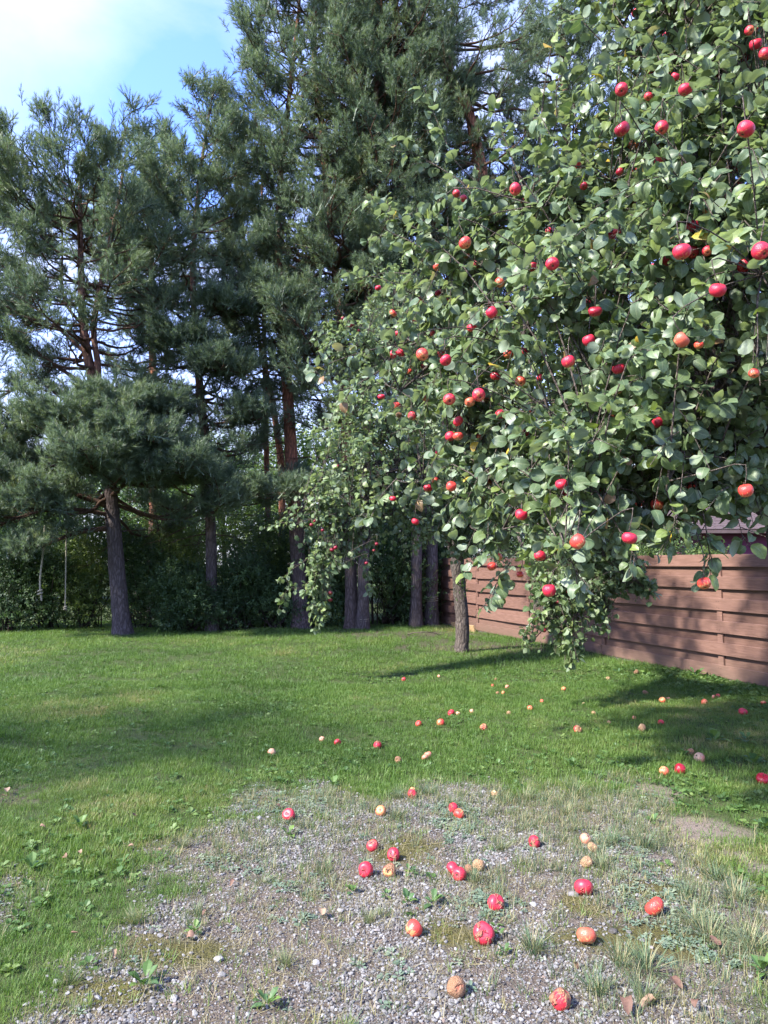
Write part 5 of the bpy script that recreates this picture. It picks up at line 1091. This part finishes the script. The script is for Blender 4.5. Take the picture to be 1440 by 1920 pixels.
# ------------------------------------------------------------------ windfalls
FALL = '''510 1411 16 p pale pinkish fallen apple alone on the open lawn, farthest from the fence
604 1386 11 p small pale fallen apple beside a red one on the open lawn
633 1392 13 r red fallen apple with dark calyx, next to a pale one on the lawn
708 1397 15 r pink red fallen apple alone in mid lawn grass
747 1425 14 b dull brownish pink fallen apple at the lawn edge
797 1421 13 p pale fallen apple, front one of a touching pair at the lawn edge
803 1415 13 p pinkish fallen apple, rear one of a touching pair at the lawn edge
785 1357 12 o pinkish fallen apple with a split, middle lawn
826 1355 14 o orange pink fallen apple with spotted top, middle lawn
846 1337 14 r rose red fallen apple beside a small cream one
859 1338 9 p small cream fallen apple beside the rose red one
885 1334 9 p pale rotting apple with a dark hole, middle lawn
907 1364 15 h lumpy salmon coloured fallen apple, middle lawn
757 1274 8 r tiny red fallen apple far out on the lawn
924 1286 7 o small orange windfall, first of a loose group far on the lawn
951 1288 8 p small cream windfall right of the orange one far on the lawn
930 1274 6 b brownish windfall uppermost of a loose group far on the lawn
933 1299 7 b dull purple windfall lowest of a loose group far on the lawn
943 1299 7 o orange brown windfall beside the dull purple one far on the lawn
994 1328 10 o red brown windfall between the trunk and the fence, middle lawn
954 1337 8 t tan rotten windfall in the middle lawn grass
1016 1315 8 y yellow windfall in the grass before the hanging small leaved branch
1057 1292 9 o orange red windfall below the hanging small leaved branch
1083 1368 15 h squashed dark red windfall lying in dry litter
823 1268 6 p tiny pale windfall near the standing trunk, upper lawn
1140 1272 7 t small tan windfall close under the fence bottom, farther one
1193 1260 9 b brown windfall hidden in the weeds at the fence foot
1210 1299 10 b dull brown windfall in the grass before the fence
1242 1313 12 o orange red windfall beside a shred of peel near the fence
1252 1310 8 p pale shred of windfall touching the orange red one
1321 1317 12 y clean yellow windfall near the fence
1338 1307 7 p small pale windfall beside a bright red bit near the fence
1346 1305 8 r bright red bit of windfall near the fence
1393 1335 14 r bright red windfall near the frame edge below the fence
1431 1318 9 o dull orange windfall at the frame edge below the fence
1239 1355 11 r pink red windfall leaning in tall grass
1204 1365 14 t orange windfall with a dark hole in its top
1142 1355 8 t tan shrivelled windfall in mid grass
1189 1346 7 p small pale windfall in weedy grass
1113 1337 8 t pale tan windfall in grass behind the squashed red one
1094 1320 6 p tiny cream windfall in the grass
1293 1410 15 b brown rotten windfall just behind a peach coloured one
1311 1421 18 p peach coloured windfall with a dark crack
1245 1446 17 y yellowish tan windfall left of a dark red one
1275 1443 19 d dark red windfall next to the yellowish tan one
1430 1461 21 d wine red windfall at the frame edge
928 1488 13 t orange tan windfall in the dry grass edge
541 1528 22 r deep pink red apple with cracked side, alone on the gravel edge
714 1521 19 o orange red apple with yellow cheek on the gravel edge
773 1490 18 r pink red apple with a pale one behind it
774 1481 11 y pale yellowish apple hidden behind the pink red one
850 1515 18 r glossy red apple, upper of two diagonal neighbours
861 1526 18 o dull pinkish apple, lower of two diagonal neighbours
699 1585 21 r pink red apple, rearmost of the four in a diamond
737 1602 22 r red apple at the side of the four in a diamond
686 1630 26 r red apple with split skin, outermost of the four in a diamond
731 1633 25 h half brown red apple, frontmost of the four in a diamond
850 1629 25 r bright red apple in the row of four touching ones
861 1639 24 r pink red apple in front in the row of four touching ones
879 1631 18 b brown rotten apple in the row of four touching ones
898 1622 22 t tan rotten apple at the end of the row of four touching ones
1002 1579 21 r upright red apple beside a grass clump
1098 1573 19 p mouldy pale pink apple, rearmost of three rotting ones
1112 1590 19 t wrinkled orange brown apple, middle of three rotting ones
1100 1617 20 t bright orange rotten apple, front of three rotting ones
1094 1664 29 r pink red apple with pale sheen on gravel near moss
929 1693 27 r red apple with yellow base on the gravel
776 1741 28 o red apple with yellow bottom standing on bare gravel
908 1750 34 r tall dark red apple lying with its hollow stem end up
1227 1700 30 o orange red apple on the mossy patch
1099 1754 30 y red and yellow striped apple against a grass clump
856 1851 31 b brown rotten apple with white mould rings, on gravel
1051 1874 32 h reddish brown rotten apple with torn side, nearest the viewer'''
for ln in FALL.split('\n'):
    a, b_, d, k, lab = ln.split(' ', 4); a, b_, d = float(a), float(b_), float(d)
    lab = lab.replace('right of the orange one', 'beside the orange one').replace('left of a dark red one', 'beside a dark red one')
    p = G(a, b_); dist = (p - Vector((0, 0, EYE))).length; dia = d / F * dist * 1.0
    lift = dia * (.36 if b_ > 1450 else .30)
    p = G(a, b_, lift + h_ground(p.x, p.y)); q = Quaternion((rnd.gauss(0, 1), rnd.gauss(0, 1), rnd.gauss(0, 1), rnd.gauss(0, 1))).normalized()
    if 'hollow stem end' in lab: q = Euler((R(55), R(-10), 0)).to_quaternion()
    apple('apple', 'f' if k == 'r' else k, p, dia, q, lab, 'windfall apples on the ground', stem=d >= 18 and k in 'rdoyh')
# ------------------------------------------------------------------ grass clumps, each a plant of its own
CLUMP = []
for k in range(8):
    r = random.Random(900 + k); mb = MB(); dry = k % 4
    for _ in range(110):
        a = r.random() * 6.283; q = .028 * math.sqrt(r.random()); tn = [r.uniform(.05, .45), r.uniform(.3, .7), r.uniform(.0, .35), r.uniform(.45, .85)][dry]
        if r.random() < .14: tn = r.uniform(.85, 1)
        blade(mb, (q * math.cos(a), q * math.sin(a), -.006), a + r.gauss(0, .5), r.uniform(.07, .17), .0026, abs(r.gauss(.25, .32)), r.uniform(.2, 1.3), tn, 3)
    CLUMP.append(mb.mesh('grass_clump', [M['clump']], False, 'tint'))
def ground_z(p): return float(h_ground(p.x, p.y))
cl = [(1000, 1790, 1.15, 0, 'blue green fine grass clump in front of the red and yellow apple'), (1285, 1690, .9, 2, 'blue green tuft beside the apple on the moss'), (1150, 1590, 1.1, 2, 'blue green clump behind the three rotting apples'), (1210, 1600, 1.2, 4, 'wide tuft between moss and the bare sand'), (1060, 1530, 1.1, 1, 'yellowish tuft on the far gravel edge'), (1130, 1640, .9, 5, 'tuft beside the pink sheen apple'),
      (1380, 1700, 1.4, 0, 'long leaning blue green tuft at the frame side'), (1340, 1660, 1.2, 4, 'leaning tuft by the bare sand'), (1300, 1745, 1.1, 3, 'straw coloured tuft before the leaning ones'), (1330, 1770, 1.3, 1, 'yellow green tuft sunlit at the frame side'), (1410, 1790, 1.3, 3, 'straw tipped tuft at the frame edge'), (1165, 1815, 1.1, 1, 'yellow tuft under the mossy strip'), (1215, 1830, 1.25, 0, 'blue green tuft under the mossy strip'), (1120, 1870, 1.15, 2, 'grey green tuft near the lowest apple'), (1210, 1890, 1.1, 5, 'yellow green tuft by the curled brown leaves'),
      (740, 1540, 1.0, 0, 'blue green tuft before the orange red apple on the edge'), (745, 1500, .9, 2, 'tuft behind the gravel edge beside the pink apple'), (890, 1660, 1.0, 0, 'blue tuft in front of the four touching apples'), (940, 1600, 1.0, 3, 'dry tuft near the four touching apples'), (985, 1500, 1.0, 1, 'yellow tuft at the lawn edge'), (690, 1735, .75, 3, 'small straw tuft on bare gravel'), (535, 1820, .8, 3, 'thin dry tuft low on the gravel'), (490, 1660, .7, 1, 'small tuft upright in the gravel'), (250, 1740, .9, 3, 'dry tuft at the gravel side of the lawn'), (370, 1720, .7, 0, 'small blue tuft on pebbles'), (130, 1860, .9, 1, 'tuft where lawn meets gravel low down'), (800, 1490, 1.0, 4, 'tuft behind the pale hidden apple'), (1080, 1490, 1.0, 1, 'yellow tuft far on the gravel edge'), (620, 1490, .8, 1, 'tuft on the gravel edge near the lone pink apple'), (340, 1590, .8, 0, 'tuft with blue blades on the lawn border')]
def tuft(px, py, s, v, lab, grp):
    p = G(px, py); o = link('grass_tuft', CLUMP[v % 8], None, (p.x, p.y, ground_z(p)), label=lab, category='grass tuft', group=grp); o.scale = (s * 1.05, s * 1.05, s * rnd.uniform(.5, .72)); o.rotation_euler = (rnd.gauss(0, .16), rnd.gauss(0, .16), rnd.random() * 6.28); return o
for a in cl: tuft(*a, 'grass tufts on the gravel')
# ------------------------------------------------------------------ weeds
WEED = [leaf_rosette('weed', 700 + k, 9, .055, .5 + .1 * (k % 3), M['weed'], 1.0) for k in range(5)]
wd = [(270, 1872, 1.2, 'yellow green leafy weed low on the gravel'), (150, 1560, 1.0, 'broad leaved weed in the border grass'), (540, 1572, .8, 'bright green little weed on pebbles'), (768, 1645, .9, 'upright pale green weed by the apples in a diamond'), (765, 1700, .8, 'pale weed with one upright leaf'), (812, 1705, 1.0, 'yellow green fern like weed on the gravel'), (625, 1475, 1.1, 'bright weed at the lawn edge beside a red scrap'), (660, 1680, .6, 'small light weed sprout on pebbles'), (725, 1688, .6, 'little weed near the upright leaf weed'), (1435, 1568, 1.3, 'round leaved weed at the frame edge'), (1075, 1440, 1.2, 'broad weed in the lawn edge before the gravel'), (1280, 1425, 1.2, 'weed cluster behind the yellowish tan apple'), (1340, 1400, 1.7, 'leafy weed patch behind the peach apple'), (1400, 1400, 1.8, 'tall leafy weed in the dark grass by the fence'), (1415, 1440, 1.6, 'leafy weed above the wine red apple'), (1305, 1270, 2.4, 'pale nettle like weed against the fence boards'), (1250, 1275, 1.6, 'leafy weed at the fence foot'), (1210, 1270, 1.5, 'yellowish weed at the fence foot'), (1160, 1262, 1.5, 'low weed under the fence end of the hanging branch'), (1360, 1300, 1.6, 'weed under the last fence boards'), (500, 1905, .9, 'green weed at the bottom of the gravel'), (60, 1640, 1.2, 'clover like weed in the lawn side'), (365, 1765, .6, 'tiny sprout on the pebbles'), (1180, 1390, 1.0, 'pale weed in the lawn near the fence'), (1225, 1555, .8, 'light leaf weed on the sand edge'), (945, 1800, .6, 'small weed near the dark red apple'), (1430, 1840, 1.0, 'yellow green weed at the lower frame corner')]
for k, (px, py, s, lab) in enumerate(wd):
    p = G(px, py); o = link('weed', WEED[k % 5], None, (p.x, p.y, ground_z(p) + .008), label=lab, category='weed', group='weeds'); o.scale = (s, s, s * 1.3); o.rotation_euler = (0, 0, rnd.random() * 6)
# ------------------------------------------------------------------ fallen leaves
m, nt, b, out = mat('dry_leaf'); ri = N(nt, 'ShaderNodeObjectInfo')
c0 = ramp(nt, [(0, (.11, .055, .035)), (.4, (.19, .10, .065)), (.7, (.27, .17, .11)), (1, (.33, .22, .14))], ri.outputs['Random']); c0 = mixc_(nt, 1.0, c0, ramp(nt, [(.3, (.6, .6, .6)), (.7, (1.15, 1.15, 1.15))], noise(nt, 5, 4, .6, coords(nt))), 'MULTIPLY')
nt.links.new(c0, b.inputs['Base Color']); b.inputs['Roughness'].default_value = .75; M['dryleaf'] = m
DL = []
for k in range(6):
    r = np.random.default_rng(800 + k); Vv, Ff = leaf_shape(850 + k, .6 + .06 * k); Vv = Vv.copy(); Vv[:, 2] += .28 * np.abs(Vv[:, 0]) + .18 * np.sin(Vv[:, 1] * 4 + k) + .02; DL.append(mesh_from('fallen_leaf', Vv, Ff, [M['dryleaf']], True))
fl = [(1165, 1893, 36, 'curled tan leaf, larger of two at the lower picture edge'), (1225, 1900, 34, 'long curled tan leaf beside a grass tuft at the lower edge'), (1258, 1855, 24, 'pale crumpled leaf above the curled tan ones'), (1348, 1792, 22, 'narrow tan leaf standing among grass at the frame side'), (300, 1601, 14, 'bright orange leaf on the gravel border'), (365, 1775, 20, 'dark reddish leaf on the pebbles'), (390, 1722, 18, 'rusty leaf behind the pebbles'), (440, 1663, 16, 'orange brown leaf on the gravel'), (605, 1722, 28, 'flat dull red brown leaf in the middle of the gravel'), (562, 1745, 16, 'small orange leaf left of the middle of the gravel'), (900, 1815, 16, 'small orange leaf right of the tall dark apple'), (525, 1518, 14, 'pinkish dry leaf behind the lone red apple'), (75, 1567, 16, 'pale dry leaf on the lawn side'), (15, 1490, 22, 'reddish dead leaf on a bare spot at the frame edge'), (8, 1500, 18, 'brown dead leaf on a bare spot at the frame edge'), (255, 1540, 16, 'brown pink leaf on the lawn border'), (240, 1597, 16, 'dark brown leaf on the border'), (125, 1620, 16, 'dark brown curled leaf beside a pale stone in the grass'), (150, 1613, 18, 'pale tan upright leaf in the border grass'), (215, 1810, 18, 'light brown leaf on the soil'), (135, 1770, 16, 'pale leaf scrap on the soil'), (1140, 1460, 12, 'rusty leaf on the far gravel edge'), (1065, 1880, 16, 'dark brown leaf beside the lowest apple'), (785, 1722, 14, 'reddish brown leaf behind the yellow bottomed apple'), (1300, 1910, 22, 'pinkish leaf at the bottom edge'), (1075, 1825, 14, 'little tan leaf under the striped apple')]
for k, (px, py, d, lab) in enumerate(fl):
    lab = lab.replace('left of the middle', 'near the middle').replace('right of the tall', 'beside the tall'); p = G(px, py); s = d / F * (p - Vector((0, 0, EYE))).length * (.8 if py > 1780 and px > 900 else .6)
    o = link('fallen_leaf', DL[k % 6], None, (p.x, p.y - s * .4, ground_z(p) + .022 + .1 * s), label=lab, category='fallen leaf', group='dry leaves on the ground'); o.scale = (s,) * 3; o.rotation_euler = (rnd.gauss(.1, .3), rnd.gauss(0, .35), rnd.random() * 6.28)
# ------------------------------------------------------------------ ropes, twine, dead twig
m, nt, b, out = mat('rope'); c0 = ramp(nt, [(.3, (.17, .15, .105)), (.7, (.30, .27, .20))], noise(nt, 40, 3, .6, coords(nt))); nt.links.new(c0, b.inputs['Base Color']); b.inputs['Roughness'].default_value = .9; M['rope'] = m
def rope_obj(name, pts, rad, lab, cat, knots=()):
    pth = curve(pts, 40); off = pth[0].copy(); V, Fq = tube(pth - off, rad, 8, lobes=lambda n, a: 1 + .16 * np.cos(3 * a[None, :] + np.arange(n)[:, None] * 1.3)); o = link(name, mesh_from(name, V, [Fq], [M['rope']], True), None, tuple(off), label=lab, category=cat)
    for kn in knots:
        p = np.array(kn) - off; r_ = rad * 1.7; th = np.linspace(0, 4 * math.pi, 22); q = np.stack([p[0] + r_ * 1.3 * np.cos(th), p[1] + r_ * 1.3 * np.sin(th), p[2] + (th / (4 * math.pi) - .5) * rad * 7], 1); V, Fq = tube(q, rad * 1.1, 6); link('knot', mesh_from('knot', V, [Fq], [M['rope']], True), o)
    return o
Yr = y1 - .9
rope_obj('rope', [P(124, 905, Yr), P(124, 1000, Yr), P(123, 1090, Yr), P(122, 1144, Yr)], .012, 'long straight rope hanging from a pine limb down to knee height', 'rope', [P(122, 1141, Yr)])
rope_obj('rope', [P(84, 985, Yr - .2), P(80, 1040, Yr - .2), P(76, 1075, Yr - .2), P(75, 1100, Yr - .2), P(78, 1126, Yr - .2)], .018, 'short knotted rope hanging at the outer end of a pine limb', 'rope', [P(75, 1112, Yr - .2)])
for px, py, Y, hw, lab in ((809, 1129, 18.2, .155, 'pale rope wound round a pine trunk beside the fence end'), (680.5, 1171, 17.2, .142, 'thin twine tied round the foot of a paired pine trunk')):
    c = P(px, py, Y); th = np.linspace(0, 6 * math.pi, 60); q = np.stack([hw * 1.04 * np.cos(th), hw * 1.04 * np.sin(th), th / (6 * math.pi) * .14], 1); V, Fq = tube(q, .012, 6); link('rope', mesh_from('rope', V, [Fq], [M['rope']], True), None, c, label=lab, category='rope')
tw = [G(764, 1189, .03), G(780, 1186, .10), G(800, 1185, .12), G(818, 1188, .07), G(824, 1192, .02)]; off = tw[0].copy(); mb = MB()
V, Fq = tube(curve([t_ - off for t_ in tw], 16), np.linspace(.014, .006, 16), 6); mb.add_np(V, Fq)
for k in (2, 3): 
    a = tw[k] - off; V, Fq = tube([a, a + Vector((.15, .1, -.03)), a + Vector((.3, .1, -.08))], [.007, .005, .003], 5); mb.add_np(V, Fq)
link('twig', mb.mesh('twig', [M['twig']], True), None, off, label='curved dry twig lying on the grass near the trunk trio', category='twig')
# moss and lichen sprigs on the standing apple trunk are small leafy shoots
mb = MB(); r = random.Random(5)
for _ in range(90):
    a = r.uniform(2.2, 5.6); z = 1.28 + r.gauss(0, .12); base = (.118 * math.cos(a), .118 * math.sin(a), z); blade(mb, base, a, r.uniform(.04, .11), .018, r.uniform(.3, 1.2), .8, r.uniform(.1, .6), 2)
tree2 = [o for o in C.objects if o.get('label', '').startswith('smaller leaved')][0]
link('shoots', mb.mesh('shoots', [M['weed']], False, 'tint'), tree2, (0, 0, 0), kind='stuff')
